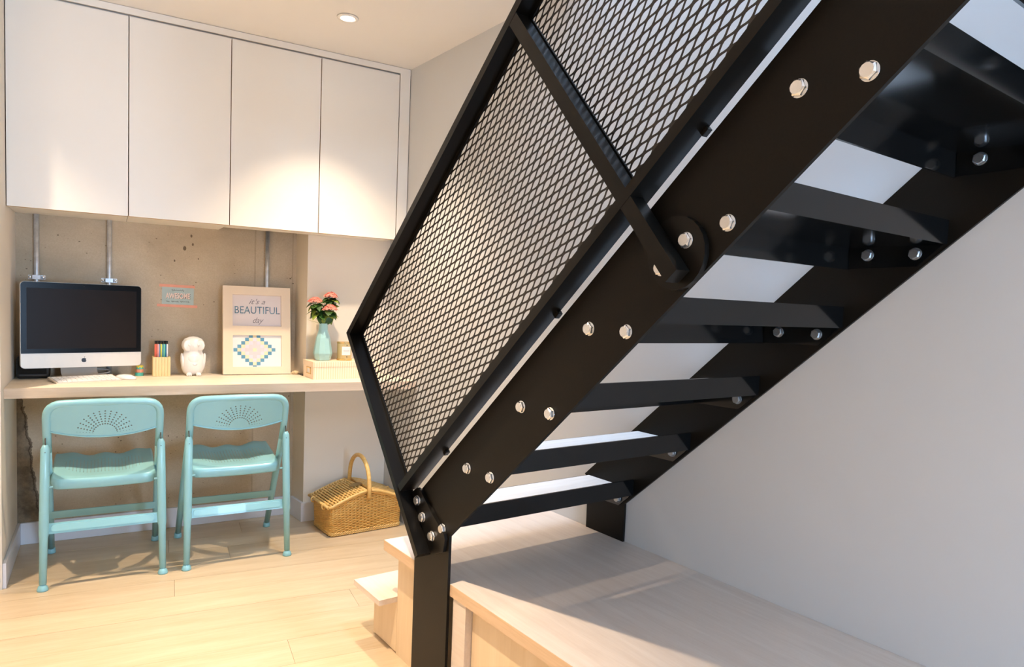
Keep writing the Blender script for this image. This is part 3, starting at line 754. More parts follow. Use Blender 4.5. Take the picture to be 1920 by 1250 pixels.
# faceted vase with coral flowers
vp = W(0.934, 3.475, zb + 0.0004)
bm = BM(); lathe(bm, [(0, 0), (0.034, 0), (0.037, 0.002), (0.046, 0.034), (0.0455, 0.040), (0.034, 0.112), (0.0225, 0.150), (0.0212, 0.183), (0.0185, 0.183), (0.0185, 0.160), (0.0, 0.150)], seg=10, smooth=False)
vo_ = obj('faceted_vase', bm, M['vase']); vo_.location = vp; vo_.rotation_euler = (0, 0, 0.2)
tag(vo_, 'pale green faceted bottle vase standing on the striped box', 'vase')
def leaf_mesh(bm, base, d, up, ln, wd_, curl=0.25):
    d = Vector(d).normalized(); side = d.cross(Vector(up)).normalized(); u = side.cross(d)
    N_ = 6; rows = []
    for i in range(N_ + 1):
        k = i / N_; w_ = wd_ * sin(pi * (0.08 + 0.9 * k) ** 0.8) * (0.999 if k < 1 else 0.05)
        c = Vector(base) + d * (ln * k) - u * (curl * ln * k * k)
        rows.append([bm.verts.new(c - side * w_ + u * 0.15 * w_), bm.verts.new(c), bm.verts.new(c + side * w_ + u * 0.15 * w_)])
    for a, b in zip(rows, rows[1:]):
        for k in range(2):
            f = bm.faces.new((a[k], a[k + 1], b[k + 1], b[k])); f.smooth = True
HR = 1
heads = [('flower stem with the left coral blossom above dark leaves', (-0.043, -0.004, 0.290), 0.035), ('flower stem with the tall right coral blossom at the back', (0.040, 0.018, 0.318), 0.033), ('flower stem with the large coral blossom low at the front', (0.024, -0.030, 0.256), 0.037)]
for hi, (lb, hp, hr) in enumerate(heads):
    t = thing('cut_flower', lb + ' in the green vase', 'flower', (vp.x, vp.y, vp.z + 0.151), DW, 'coral flowers in the green vase')
    h = Vector((hp[0], hp[1], hp[2] - 0.151))
    st_ = [Vector((0.006 * (hi - 1), 0.004 * (hi - 1), 0.002)), Vector((h.x * 0.30, h.y * 0.3, 0.045)), Vector((h.x * 0.75, h.y * 0.75, h.z * 0.7)), h - Vector((0, 0, 0.008))]
    bm = BM(); tube(bm, st_, [0.0022, 0.002, 0.0018, 0.0016], 7); obj('stem', bm, M['stem'], t)
    bm = BM(); rnd = random.Random(hi + 3)
    for k in range(60):
        a = k * 2.39996; rr = hr * sqrt((k + 0.5) / 60); zz = 0.020 * (1 - (rr / hr) ** 2) + rnd.uniform(-0.003, 0.003)
        c = h + Vector((rr * cos(a), rr * sin(a) * 0.9, zz))
        nrm = Vector((cos(a) * rr / hr, sin(a) * rr / hr, 0.9)).normalized()
        e1 = nrm.orthogonal().normalized(); e2 = nrm.cross(e1); a0 = rnd.uniform(0, 6)
        for p in range(4):
            q = a0 + p * pi / 2; dd = e1 * cos(q) + e2 * sin(q); ss = nrm.cross(dd)
            v = [bm.verts.new(c), bm.verts.new(c + dd * 0.0045 + ss * 0.0032 + nrm * 0.0012), bm.verts.new(c + dd * 0.0086 + nrm * 0.0018), bm.verts.new(c + dd * 0.0045 - ss * 0.0032 + nrm * 0.0012)]
            bm.faces.new(v)
        tube(bm, [c - nrm * 0.011, c], 0.0011, 4, caps=False)
    b = obj('blossom', bm, M['petal'], t); b['kind'] = 'stuff'
    nl = 24 if hi == 0 else (16 if hi == 1 else 12)
    for k in range(nl):
        a = k * 2.4 + hi; lz_ = h.z - 0.006 - 0.045 * (k / nl) * (1.3 if hi == 0 else 0.8)
        f = max(0.3, min(1, lz_ / h.z)); base = Vector((h.x * f, h.y * f, lz_))
        bm = BM(); leaf_mesh(bm, base, (cos(a), sin(a) * 0.8, 0.10 + 0.35 * sin(k * 3)), (0, 0, 1), 0.040 + 0.010 * ((k * 7) % 3) / 2, 0.021 + 0.004 * (k % 2), 0.75)
        obj('leaf', bm, M['leaf'] if (k + hi) % 4 else M['leaf2'], t)
    if hi == 0:
        bm = BM(); leaf_mesh(bm, (-0.008, -0.006, 0.026), (-1, -0.1, 0.42), (0, 0, 1), 0.088, 0.0085, 0.12); obj('leaf', bm, M['leaf2'], t)
    if hi == 1:
        bm = BM(); leaf_mesh(bm, (0.034, 0.010, 0.118), (1, -0.2, 0.05), (0, -0.8, 0.6), 0.046, 0.012, 0.05); obj('leaf', bm, M['leaf2'], t)
    if hi == 2:
        for q, (dx, dz) in enumerate(((-0.55, 0.9), (0.72, 0.8), (-0.1, 0.9))):
            bm = BM(); leaf_mesh(bm, (dx * 0.012, -0.008, 0.030), (dx, -0.25, dz), (0, -1, 0.3), 0.062 if q < 2 else 0.05, 0.015 if q < 2 else 0.010, 0.1); obj('leaf', bm, M['leaf'] if q < 2 else M['leaf2'], t)

# ------------------------------------------------------------------ folding chairs
def bez(a, b, c, n=6):
    a, b, c = Vector(a), Vector(b), Vector(c)
    return [a * (1 - k) ** 2 + b * 2 * k * (1 - k) + c * k * k for k in [i / n for i in range(n + 1)]]
R_T = 0.0148
def make_chair(label):
    # local: x across (s), y = depth from near feet (n), z up; seen from behind in the photograph
    t = thing('folding_chair', label, 'chair', (0, 0, 0), 0, 'teal folding chairs at the desk')
    H = 0.191
    yb_, zb_ = 0.045, 0.548                     # pivot
    ytop, ztop = 0.012, 0.712
    yf = 0.455
    def fr(z):                                   # back frame line: far foot -> pivot -> leaning back top
        if z <= zb_: k = z / zb_; return yf + (yb_ + 0.020 - yf) * k
        k = (z - zb_) / (ztop - zb_); return yb_ + 0.020 + (ytop - yb_ - 0.020) * k
    # inverted-U back frame with long front legs
    r = 0.055
    for sg in (-1, 1):
        bm = BM(); pth = [Vector((sg * (H + 0.009 * (1 - z / zb_)), fr(z), z)) for z in (0.022, 0.20, 0.40, zb_ - 0.03)]
        tube(bm, pth, [0.0128, 0.0145, R_T, R_T], 12); lg = obj('front_leg', bm, M['teal'], t)
        bm = BM(); lathe(bm, [(0.0165, 0), (0.0175, 0.004), (0.0145, 0.024), (0.0128, 0.026)], (sg * (H + 0.0087), fr(0.022) + 0.001, 0), 12); obj('foot_cap', bm, M['teal'], lg)
    bm = BM()
    pth = [Vector((-H, fr(zb_ - 0.03), zb_ - 0.03)), Vector((-H, fr(zb_ + 0.05), zb_ + 0.05)), Vector((-H, fr(ztop - r), ztop - r))]
    pth += bez((-H, fr(ztop - r), ztop - r), (-H, fr(ztop), ztop), (-H + r, fr(ztop), ztop))[1:]
    pth += [Vector((0, ytop - 0.012, ztop + 0.004))]
    pth += bez((H - r, fr(ztop), ztop), (H, fr(ztop), ztop), (H, fr(ztop - r), ztop - r))
    pth += [Vector((H, fr(zb_ + 0.05), zb_ + 0.05)), Vector((H, fr(zb_ - 0.03), zb_ - 0.03))]
    tube(bm, pth, R_T, 12); obj('back_frame', bm, M['teal'], t)
    # pierced backrest, curved in plan, lower edge dipping
    bm = BM(); NX, NZ = 24, 6; g = []
    for i in range(NX + 1):
        x = (-1 + 2 * i / NX) * (H - 0.008); col = []
        for j in range(NZ + 1):
            k = j / NZ; zl = 0.606 - 0.030 * (1 - (x / H) ** 2); zt_ = ztop - 0.006 - max(0, abs(x) - (H - r)) ** 2 * 12
            z = zl + (zt_ - zl) * k
            col.append((x, fr(z) - 0.018 * (1 - (x / H) ** 2) - 0.004, z))
        g.append(col)
    gz = 0.586
    gv = [[bm.verts.new((p[0], p[1], p[2] - gz)) for p in c_] for c_ in g]
    for i in range(NX):
        for j in range(NZ):
            f = bm.faces.new((gv[i][j], gv[i + 1][j], gv[i + 1][j + 1], gv[i][j + 1])); f.smooth = True
    br_ = obj('backrest', bm, M['burst'], t); br_.location = (0, 0, gz)
    bm = BM(); tube(bm, [Vector(g[i][0]) + Vector((0, 0, -0.001)) for i in range(NX + 1)], 0.0036, 8); obj('backrest_hem', bm, M['teal'], t)
    # near (rear) legs with capped heads
    for sg in (-1, 1):
        def rl(z): return 0.0 + (yb_ - 0.012) * z / zb_
        rx_ = lambda z: H + 0.0125 - 0.0085 * z / zb_
        bm = BM(); pth = [Vector((sg * rx_(z), rl(z), z)) for z in (0.024, 0.20, 0.21, 0.40, zb_ - 0.01)] + [Vector((sg * rx_(zb_), rl(zb_), zb_ + 0.006))]
        tube(bm, pth, [0.0125, 0.0142, 0.0162, 0.0162, 0.0155, 0.0085], 12); lg = obj('rear_leg', bm, M['teal'], t)
        bm = BM(); lathe(bm, [(0.0185, 0), (0.0195, 0.005), (0.014, 0.019), (0.0085, 0.022), (0.0085, 0.027)], (sg * rx_(0), rl(0.01), 0), 14); obj('foot_cap', bm, M['teal'], lg)
        bm = BM(); tube(bm, [(sg * (H - 0.02), rl(0.395), 0.392), (sg * (H + 0.008), rl(0.395), 0.392)], 0.0045, 8); obj('pivot_pin', bm, M['teal'], lg)
        bm = BM(); tube(bm, [(sg * rx_(zb_), rl(zb_) - 0.016, zb_ - 0.022), (sg * rx_(zb_), fr(zb_ + 0.03) - 0.0155, zb_ + 0.03)], 0.0022, 6); obj('pivot_slot', bm, M['leaf'] if False else M['cordgrey'], lg)
    # stretchers: pressed flat bars
    for nm, y0, z0, z1, tilt in (('rear_stretcher', 0.018, 0.212, 0.250, 0.010), ('front_stretcher', fr(0.21), 0.190, 0.226, -0.01)):
        bm = BM(); prism(bm, rrect(H + 0.001, z0, z1, 0.003, 2), lambda p, d: (p[0], y0 + d + (p[1] - z0) / (z1 - z0) * tilt * (1 if nm[0] == 'r' else 2.4), p[1]), -0.004, 0.004); sr = obj(nm, bm, M['teal'], t)
        if nm[0] == 'r':
            bm = BM(); prism(bm, rrect(H - 0.016, z0 + 0.009, z1 - 0.005, 0.010, 4), lambda p, d: (p[0] - 0.002, y0 + d + (p[1] - z0) / (z1 - z0) * tilt, p[1]), -0.0085, -0.004); es = obj('embossed_rib', bm, M['teal'], sr)
    # seat pan: saddle shaped top, deep rounded rear lip
    bm = BM(); NX, NY = 24, 16; y0, y1 = 0.075, 0.385; hw_ = H - 0.016; grid = []
    for i in range(NX + 1):
        u = -1 + 2 * i / NX; row = []
        for j in range(NY + 1):
            v = j / NY
            x = u * hw_; y = y0 + (y1 - y0) * v
            if abs(u) > 0.86:
                k = (abs(u) - 0.86) / 0.14; y += (0.020 * k * k) * (1 - v)
            z = 0.408 + 0.026 * v + 0.013 * (abs(u) ** 2) * (0.35 + v) - 0.010 * sin(pi * min(1, v * 1.15)) * (1 - u * u) + 0.006 * v * cos(u * 3 * pi) * (1 if v > 0.3 else v / 0.3)
            if v < 0.05: z -= 0.004
            row.append((x, y, z))
        grid.append(row)
    cx0, cy0, cz0 = 0.0, 0.235, 0.42
    gv = [[bm.verts.new((p[0] - cx0, p[1] - cy0, p[2] - cz0)) for p in r_] for r_ in grid]
    for i in range(NX):
        for j in range(NY):
            f = bm.faces.new((gv[i][j], gv[i + 1][j], gv[i + 1][j + 1], gv[i][j + 1])); f.smooth = True
    so = obj('seat', bm, M['seatholes'], t); so.location = (cx0, cy0, cz0)
    bm = BM()                                            # turned-down skirt round the pan
    loop = [grid[i][0] for i in range(NX + 1)] + [grid[NX][j] for j in range(1, NY + 1)] + [grid[i][NY] for i in range(NX - 1, -1, -1)] + [grid[0][j] for j in range(NY - 1, 0, -1)]
    n_ = len(loop); rings = []
    for k, (ox_, oz_) in enumerate(((0, 0.0), (0.005, -0.004), (0.007, -0.012), (0.006, -0.036), (0.0, -0.041), (-0.006, -0.040), (-0.004, -0.010))):
        ring = []
        for i, p in enumerate(loop):
            a = Vector(loop[(i + 1) % n_]) - Vector(loop[i - 1]); nn = Vector((a.y, -a.x, 0)).normalized()
            dz = oz_ * (1.0 if p[1] < 0.2 else 0.6)
            ring.append(bm.verts.new(Vector(p) + nn * ox_ + Vector((0, 0, dz))))
        rings.append(ring)
    for a, b in zip(rings, rings[1:]):
        for i in range(n_):
            f = bm.faces.new((a[i], a[(i + 1) % n_], b[(i + 1) % n_], b[i])); f.smooth = True
    obj('seat_skirt', bm, M['teal'], t)
    return t
chair = make_chair('teal metal folding chair tucked under the desk in front of the computer')
def clone(root, loc, rz, label):
    r = root.copy(); COL.objects.link(r); r.location = loc; r.rotation_euler = (0, 0, rz); r['label'] = label
    for c in [o for o in root.children]:
        k = c.copy(); COL.objects.link(k); k.parent = r
        for g in c.children:
            q = g.copy(); COL.objects.link(q); q.parent = k
    return r
clone(chair, W(0.4985, 3.128, 0), DW, 'teal metal folding chair tucked under the desk in front of the owl and picture frame')
chair.location = W(0.004, 3.128, 0); chair.rotation_euler = (0, 0, DW)

# ------------------------------------------------------------------ picnic basket
fa, fb = Vector((1.252, 3.160, 0)), Vector((1.650, 3.196, 0))
bang = DW + radians(6.0); BKL, BKD = 0.388, 0.243
bk = thing('picnic_basket', 'golden wicker picnic basket with twin lids and hoop handle on the floor', 'basket', (fa.x, fa.y, 0), bang)
def top_z(x):                                            # ridge in the middle
    k = abs(x / BKL - 0.5) * 2; return 0.207 - 0.062 * k ** 1.4
def bk_pt(u, z):                                         # u 0..1 around the rectangle with rounded corners, slight flare
    P = 2 * (BKL + BKD); d = (u % 1) * P; infl = 0.010 * (z / 0.2) - 0.012
    if d < BKL: p = Vector((d, 0)); nn = Vector((0, -1))
    elif d < BKL + BKD: p = Vector((BKL, d - BKL)); nn = Vector((1, 0))
    elif d < 2 * BKL + BKD: p = Vector((BKL - (d - BKL - BKD), BKD)); nn = Vector((0, 1))
    else: p = Vector((0, BKD - (d - 2 * BKL - BKD))); nn = Vector((-1, 0))
    c = Vector((BKL / 2, BKD / 2)); r = 0.022
    q = Vector((min(max(p.x, r), BKL - r), min(max(p.y, r), BKD - r))); v = p - q
    if abs(v.x) > 1e-6 and abs(v.y) > 1e-6: v = v.normalized() * r; nn = v.normalized()
    p = q + v
    if abs(p.x - 0) < 1e-9 or True:
        p = c + (p - c) * (1 + infl / 0.19)
    return p, nn
NS = 64; NR = 25
bm = BM()                                               # woven rods: rows going in front of and behind the stakes
for rr in range(NR):
    f = (rr + 0.5) / NR
    pth = []
    for k in range(NS * 2):
        u = k / (NS * 2); p, nn = bk_pt(u, 0.02)
        zt_ = top_z(p.x) if True else 0
        z = 0.016 + (zt_ - 0.024) * f
        p, nn = bk_pt(u, z)
        w_ = 0.0032 * cos(pi * k / 1.0 + (pi if rr % 2 else 0)) if k % 2 == 0 or True else 0
        w_ = 0.0034 * sin(pi * (k / 2.0) + (pi if rr % 2 else 0) + pi / 4)
        pth.append((p.x + nn.x * w_, p.y + nn.y * w_, z))
    tube(bm, pth, 0.0036, 5, closed=True)
wv = obj('woven_side', bm, M['wick2'], bk); wv['kind'] = 'stuff'
bm = BM()
for k in range(NS):
    pth = []
    for z in (0.012, 0.08, 0.2):
        p, nn = bk_pt(k / NS + 0.5 / NS, z); zz = min(z, top_z(p.x) - 0.006); pth.append((p.x, p.y, zz))
    tube(bm, pth, 0.0027, 5)
sk = obj('stakes', bm, M['wick'], bk); sk['kind'] = 'stuff'
bm = BM()
for rr in range(2):                                     # twisted foot border
    for ph in (0, pi):
        pth = []
        for k in range(160):
            p, nn = bk_pt(k / 160, 0.005); a = k / 160 * 2 * pi * 38 + ph
            pth.append((p.x + nn.x * (0.003 + 0.0045 * cos(a)), p.y + nn.y * (0.003 + 0.0045 * cos(a)), 0.0075 + rr * 0.008 + 0.0035 * sin(a)))
        tube(bm, pth, 0.0036, 5, closed=True)
fbo = obj('foot_border', bm, M['wick'], bk); fbo['kind'] = 'stuff'
bm = BM(); pth = []
for k in range(120):
    p, nn = bk_pt(k / 120, 0.18); pth.append((p.x + nn.x * 0.003, p.y + nn.y * 0.003, top_z(p.x) - 0.004))
tube(bm, pth, 0.0062, 8, closed=True); obj('top_rim', bm, M['wick'], bk)
bm = BM()
lp = []
for z in (0.012, 0.13): lp.append([bm.verts.new((bk_pt(k / 40, z)[0].x * 0.97 + 0.006, bk_pt(k / 40, z)[0].y * 0.97 + 0.004, z)) for k in range(40)])
for k in range(40): bm.faces.new((lp[0][k], lp[0][(k + 1) % 40], lp[1][(k + 1) % 40], lp[1][k]))
bm.faces.new(lp[0][::-1]); obj('lining', bm, M['wickdark'], bk)
for side in (0, 1):                                     # two hinged lids sloping from the middle
    xa, xb = (BKL / 2 - 0.012, -0.012) if side == 0 else (BKL / 2 + 0.012, BKL + 0.006)
    NRW = 15
    bm = BM()
    for r in range(NRW):                                # rods across the lid
        k = (r + 0.5) / NRW; x = xa + (xb - xa) * k; z = top_z(max(0, min(BKL, x))) + 0.006
        pth = [(x + 0.0022 * sin(j * 2.4 + r * pi), -0.010 + (BKD + 0.02) * j / 18, z + 0.0024 * sin(j * pi * 0.9 + r * pi)) for j in range(19)]
        tube(bm, pth, 0.0058, 5)
    ld = obj('lid', bm, M['wick'], bk); 
    bm = BM()
    for y in (-0.011, BKD + 0.011):
        pth = [(xa + (xb - xa) * k / 10, y, top_z(max(0, min(BKL, xa + (xb - xa) * k / 10))) + 0.006) for k in range(11)]
        tube(bm, pth, 0.0068, 8)
    for x in (xa, xb):
        tube(bm, [(x, -0.011, top_z(max(0, min(BKL, x))) + 0.006), (x, BKD + 0.011, top_z(max(0, min(BKL, x))) + 0.006)], 0.0066, 8)
    obj('lid_border', bm, M['wick'], ld)
    bm = BM()
    for y in (0.05, BKD - 0.05):
        x = xb; c = Vector((x, y, top_z(0) + 0.0))
        tube(bm, [c + Vector((0.010 * cos(a) * (1 if side else 1), 0, 0.013 * sin(a))) for a in [2 * pi * q / 12 for q in range(12)]], 0.004, 6, closed=True)
    obj('willow_loop', bm, M['wick'], ld)
bm = BM(); pth = []
for k in range(25):
    a = pi * k / 24; pth.append((BKL / 2, BKD / 2 - 0.012 - (BKD / 2 + 0.002) * cos(a) * (1 if True else 0), 0.175 + 0.030 * min(1, sin(a) * 3) + 0.160 * sin(a) ** 0.8))
tube(bm, pth, 0.0105, 10); obj('hoop_handle', bm, M['wick'], bk)
bm = BM(); prism(bm, [(0.024 * cos(2 * pi * k / 16) * 1.4, 0.024 * sin(2 * pi * k / 16)) for k in range(16)], lambda p, d: (BKL / 2 - 0.022 + p[0], BKD / 2 - 0.02 + p[1], top_z(BKL / 2 - 0.02 + p[0]) + 0.0135 + d), 0, 0.003); obj('oval_tag', bm, M['tagleather'], bk)

# ------------------------------------------------------------------ wooden platform under the stair, and the step before it
pt = thing('wooden_platform', 'pale wooden platform with cupboard fronts under the black stair', 'platform', (1.30, 1.0, 0))
Y0 = -0.9
bm = BM(); box(bm, (0.9815, Y0, ZP - 0.033), (XW - 0.001, 2.013, ZP)); obj('top_board', bm, M['plat'], pt, True)
bm = BM(); box(bm, (0.9803, Y0, ZP - 0.0325), (0.9814, 2.0128, ZP - 0.0004)); obj('edge_band', bm, M['platedge'], pt, True)
bm = BM(); box(bm, (1.026, 1.585, 0.0), (XW - 0.001, 1.996, ZP - 0.0335)); obj('side_panel', bm, M['door'], pt, True)
bm = BM(); box(bm, (1.030, Y0, 0.0), (XW - 0.001, 1.585, ZP - 0.0335)); obj('carcass', bm, M['door'], pt, True)
bm = BM(); box(bm, (0.9845, 1.520, 0.0), (1.0295, 1.584, ZP - 0.0335)); obj('stile', bm, M['plat'], pt, True)
for k, (a, b) in enumerate(((0.95, 1.5175), (0.38, 0.9475), (-0.19, 0.3775), (-0.76, -0.1925))):
    bm = BM(); box(bm, (1.006, a, 0.012), (1.0295, b, ZP - 0.037)); obj('cupboard_door', bm, M['door'], pt, True)
stp = thing('wooden_step', 'low pale wooden step at the foot of the platform', 'step', (1.30, 2.09, 0))
bm = BM(); box(bm, (0.9625, 1.9975, 0.1745), (XW - 0.001, 2.199, 0.1925)); obj('tread_board', bm, M['plat'], stp, True)
bm = BM(); box(bm, (1.026, 1.9975, 0.006), (XW - 0.001, 2.168, 0.174)); obj('riser_box', bm, M['door'], stp, True)
bm = BM(); box(bm, (1.032, 1.9975, 0.0), (XW - 0.001, 2.160, 0.0058)); obj('recessed_plinth', bm, M['ply'], stp, True)

# ------------------------------------------------------------------ the black steel stair
st = thing('steel_staircase', 'black steel staircase with expanded-mesh railing rising over the wooden platform', 'staircase', (1.30, 1.70, 0))
CT, SNT = cos(TH), sin(TH)
def TQ(t, q, x): return Vector((x, 2.214 - t * CT - q * SNT, 1.048 + t * SNT - q * CT))
def tqbox(bm, t0, t1, q0, q1, x0, x1):
    v = [bm.verts.new(TQ(t, q, x)) for x in (x0, x1) for t in (t0, t1) for q in (q0, q1)]
    for q in ((0, 1, 3, 2), (4, 6, 7, 5), (0, 4, 5, 1), (2, 3, 7, 6), (0, 2, 6, 4), (1, 5, 7, 3)): bm.faces.new([v[i] for i in q])
    bmesh.ops.recalc_face_normals(bm, faces=bm.faces)
TMAX = 2.55
def bot(y): return 0.527 + 0.8725 * (1.589 - y)
def topz(y): return 0.624 + 0.8725 * (1.745 - y) + 0.0015
YE = 0.0
outline_l = [(1.5965, 0.0), (1.789, 0.0), (1.789, 0.560), (1.806, topz(1.806)), (-0.17, topz(-0.17)), (-0.17, 2.06), (-0.02, bot(-0.02)), (1.5965, bot(1.5965))]
outline_r = [(1.6035, ZP + 0.0005), (1.787, ZP + 0.0005)] + outline_l[2:-1] + [(1.6035, bot(1.6035))]
for nm, pts, x0, x1 in (('stringer', outline_l, XS0, XS1), ('stringer', outline_r, XW - 0.010, XW - 0.002)):
    bm = BM(); prism(bm, pts, lambda p, d: (d, p[0], p[1]), x0, x1); obj(nm, bm, M['steel'], st, True)
XI0, XI1 = XS1, XW - 0.010
def yb(k): return 1.63 - 0.2228 * (k - 1)
def zbk(k): return 0.533 + 0.1943 * (k - 1)
NTR = 9
# steel tread pans, each a part carrying its board; shared mesh data
bm = BM()
box(bm, (XI0, -0.062, 0.019), (XI1, -0.056, 0.0715)); box(bm, (XI0, -0.056, 0.019), (XI1, 0.1600, 0.025)); box(bm, (XI0, 0.1540, -0.033), (XI1, 0.1600, 0.019)); box(bm, (XI0, 0.1540, 0.025), (XI1, 0.1600, 0.038))
for x0 in (XI0, XI1 - 0.006): prism(bm, [(-0.055, 0.0188), (-0.045, 0.008), (-0.004, -0.028), (0.153, -0.031), (0.153, 0.0188)], lambda p, d: (d, p[0], p[1]), x0, x0 + 0.006)
bm.transform(Matrix.Translation((-1.30, 0, 0)))
me_ = obj('tread', bm, M['pan'], st); me_.location = (0, yb(1) - 1.70, zbk(1))
bm = BM(); box(bm, (XI0 + 0.001 - 1.30, -0.0555, 0.0255), (XI1 - 0.001 - 1.30, 0.1535, 0.039)); tb = obj('tread_board', bm, M['board'], me_)
for k in range(2, NTR + 1):
    o = twin(me_, st); o.location = (0, yb(k) - 1.70, zbk(k)); twin(tb, o)
# hexagon bolts
def bolt_mesh(r, h):
    bm = BM()
    tube(bm, [(0, 0, 0), (-0.0016, 0, 0)], r * 1.06, 20)
    a = [bm.verts.new((-0.0016, r * cos(pi / 3 * k + 0.3), r * sin(pi / 3 * k + 0.3))) for k in range(6)]
    b = [bm.verts.new((-h * 0.72, v.co.y, v.co.z)) for v in a]
    c = [bm.verts.new((-h, r * 0.76 * cos(2 * pi * k / 12 + 0.3), r * 0.76 * sin(2 * pi * k / 12 + 0.3))) for k in range(12)]
    for k in range(6):
        j = (k + 1) % 6
        bm.faces.new((a[k], a[j], b[j], b[k]))
        bm.faces.new((b[k], c[2 * k + 1], c[2 * k])); bm.faces.new((b[k], b[j], c[(2 * k + 2) % 12], c[2 * k + 1]))
    bm.faces.new(c)
    bmesh.ops.recalc_face_normals(bm, faces=bm.faces)
    return bm
b0 = obj('bolt', bolt_mesh(0.0136, 0.0105), M['zinc'], st); first = True
L0 = Vector((1.30, 1.70, 0))
def bolt(x, y, z, src, rot=0.0):
    o = twin(src, st); o.matrix_local = Matrix.Translation(Vector((x, y, z)) - L0) @ Matrix.Rotation(rot, 4, 'X'); return o
b1 = obj('bolt_nut', bolt_mesh(0.0132, 0.0105), M['zinc_dull'], st); b1['label'] = 'dull zinc nut on the wall-side plate'
for k in range(1, NTR + 1):
    for dy in (0.0, 0.1075):
        if k == 1 and dy > 0: continue
        if k == 1 and dy == 0: b0.matrix_local = Matrix.Translation(Vector((XS0, yb(k) + dy, zbk(k))) - L0)
        else: bolt(XS0, yb(k) + dy, zbk(k), b0, random.uniform(0, 1))
        if k == 1: b1.matrix_local = Matrix.Translation(Vector((XI1 - 0.0062, yb(k) + dy, zbk(k) - 0.006)) - L0)
        else: bolt(XI1 - 0.0062, yb(k) + dy, zbk(k), b1, random.uniform(0, 1))
def tqbolt(t, q, x):
    p = TQ(t, q, x); bolt(p.x, p.y, p.z, b0, random.uniform(0, 1))
# railing: flat-bar frame, post, inner angle, mesh panels
XR0, XR1 = 0.922, 0.9705
bm = BM(); tqbox(bm, 0.0, TMAX, 0.0, 0.020, XR0, XR1); obj('top_rail', bm, M['rail'], st, True)
bm = BM(); tqbox(bm, 0.021, TMAX, 0.587, 0.6085, XR0, 0.9765); obj('bottom_rail', bm, M['rail'], st, True)
bm = BM(); tqbox(bm, -0.010, 0.010, -0.000, 0.800, XR0, XR1); obj('end_bar', bm, M['rail'], st, True)
for tm in (1.167, 2.35):
    bm = BM(); tqbox(bm, tm - 0.016, tm + 0.016, 0.0205, 0.790 if tm < 2 else 0.60, XR0 + 0.0005, 0.957); obj('rail_post', bm, M['rail'], st, True)
def inner(t0, t1, q0, q1, w=0.014):
    bm = BM()
    tqbox(bm, t0, t1, q0, q0 + w, 0.960, 0.9645); tqbox(bm, t0, t1, q1 - w, q1, 0.960, 0.9645)
    tqbox(bm, t0, t0 + w, q0 + w, q1 - w, 0.960, 0.9645); tqbox(bm, t1 - w, t1, q0 + w, q1 - w, 0.960, 0.9645)
    return obj('mesh_border', bm, M['rail'], st, True)
panels = [(0.0102, 1.172, 0.0203, 0.5868), (1.174, TMAX - 0.002, 0.0203, 0.5868)]
LW, SW = 0.0520, 0.0214
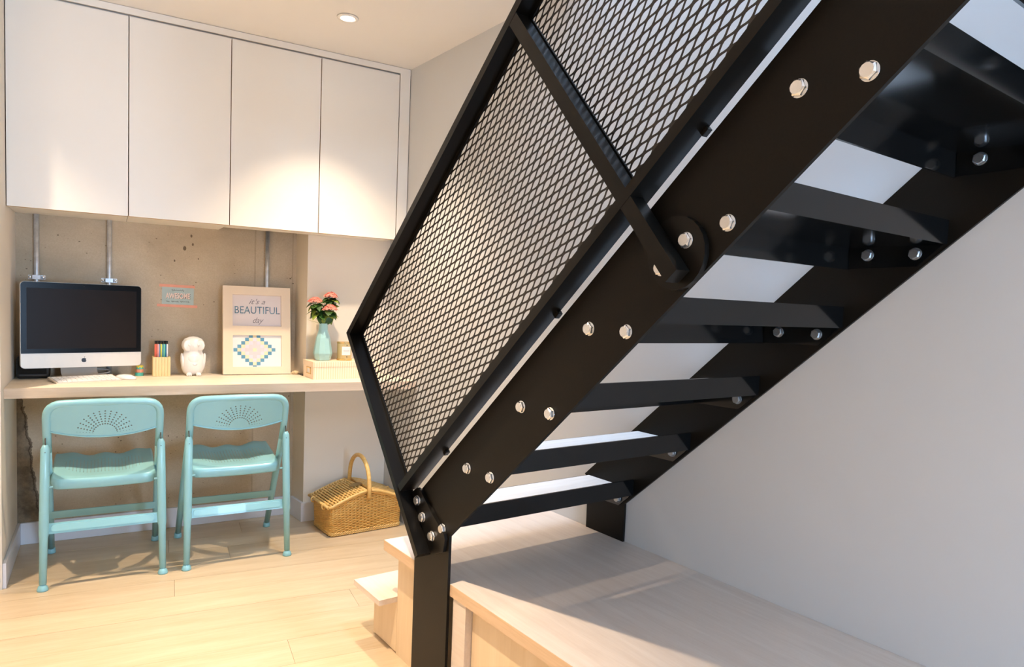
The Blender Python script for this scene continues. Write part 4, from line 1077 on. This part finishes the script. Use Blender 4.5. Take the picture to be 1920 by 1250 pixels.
for (t0, t1, q0, q1) in panels:
    inner(t0, t1, q0, q1, 0.012)
    bm = BM()
    NPT = 16
    LENS = [(0.0193, 0), (0.0150, 0.0019), (0.0100, 0.0043), (0.0050, 0.0061), (0, 0.0069)]
    def lens(k):                                        # pointed diamond with rounded flanks
        k %= 16; j = k if k <= 4 else (8 - k if k <= 8 else (k - 8 if k <= 12 else 16 - k))
        t_, q_ = LENS[j]
        return (t_ if k < 4 or k > 12 else -t_, q_ if k <= 8 else -q_)
    hole = [lens(k) for k in range(NPT)]
    # diamond cell of the staggered lattice round each hole
    def cell(k):
        h_ = lens(k); f = 1.0 / (abs(h_[0]) / (LW / 2) + abs(h_[1]) / (SW / 2))
        return (h_[0] * f, h_[1] * f)
    rim = [cell(k) for k in range(NPT)]
    a0, a1 = t0 + 0.004, t1 - 0.004; c0, c1 = q0 + 0.004, q1 - 0.004
    cl_ = lambda t, q: (min(max(t, a0), a1), min(max(q, c0), c1))
    i0, i1 = int(a0 / (LW / 2)) - 1, int(a1 / (LW / 2)) + 2
    j1 = int(c1 / SW) + 2
    XA, XB = 0.9662, 0.9669
    for i in range(i0, i1):
        for j in range(-1, j1):
            tc_, qc_ = i * LW / 2 + 0.006, (j + (0.5 if i % 2 else 0)) * SW
            if tc_ < a0 - LW / 2 or tc_ > a1 + LW / 2 or qc_ < c0 - SW / 2 or qc_ > c1 + SW / 2: continue
            H_ = [cl_(tc_ + p[0], qc_ + p[1]) for p in hole]; R_ = [cl_(tc_ + p[0], qc_ + p[1]) for p in rim]
            # strands are pressed out of plane: the upper half of each diamond stands proud of the lower
            tw = lambda p, base: base + 0.0003 * max(-1, min(1, (p[1] - qc_) / (SW / 2)))
            vh = [bm.verts.new(TQ(p[0], p[1], tw(p, XA))) for p in H_]; vr = [bm.verts.new(TQ(p[0], p[1], XA if abs(p[1] - qc_) > SW * 0.4 else XA)) for p in R_]
            vb = [bm.verts.new(TQ(p[0], p[1], tw(p, XB))) for p in H_]; vq = [bm.verts.new(TQ(p[0], p[1], XB)) for p in R_]
            for k in range(NPT):
                l = (k + 1) % NPT
                bm.faces.new((vh[k], vh[l], vr[l], vr[k])); bm.faces.new((vb[l], vb[k], vq[k], vq[l])); bm.faces.new((vh[l], vh[k], vb[k], vb[l]))
    bmesh.ops.dissolve_degenerate(bm, dist=1e-6, edges=bm.edges)
    obj('mesh_panel', bm, M['mesh'], st, True)
# post bracket on the stringer
def disc_pts(tc_, qc_, r, a0=0, a1=360, n=24): return [(tc_ + r * cos(radians(a0 + (a1 - a0) * k / n)), qc_ + r * sin(radians(a0 + (a1 - a0) * k / n))) for k in range(n if a1 - a0 == 360 else n + 1)]
bm = BM(); prism(bm, disc_pts(1.176, 0.741, 0.066), lambda p, d: TQ(p[0], p[1], d), 0.9595, XS0); br1 = obj('post_bracket', bm, M['rail'], st, True)
for tt in (1.2085, 1.136): tqbolt(tt, 0.741, 0.9595)
bm = BM(); bp = [(0.0105, 0.612), (0.052, 0.618), (0.066, 0.634), (0.086, 0.715), (0.112, 0.792), (0.108, 0.806), (0.078, 0.829), (0.0105, 0.808)]
prism(bm, bp, lambda p, d: TQ(p[0], p[1], d), 0.9615, XS0); obj('end_bracket', bm, M['rail'], st, True)
for t_, q_ in ((0.036, 0.650), (0.033, 0.702), (0.050, 0.768)): tqbolt(t_, q_, 0.9615)
for t_ in (0.245, 0.845, 1.345, 1.9):
    bm = BM(); tqbox(bm, t_ - 0.008, t_ + 0.008, 0.6085, 0.6175, 0.966, 0.978); obj('rail_spacer', bm, M['rail'], st, True)
bm = BM()
for y0, y1, z0, z1 in ((-0.30, -0.171, 2.40, 2.579),): box(bm, (XS1 - 0.08, y0 - 0.85, 2.56), (XW - 0.001, y0 + 0.12, 2.579))
struct('floor_upper', bm, M['plat'])
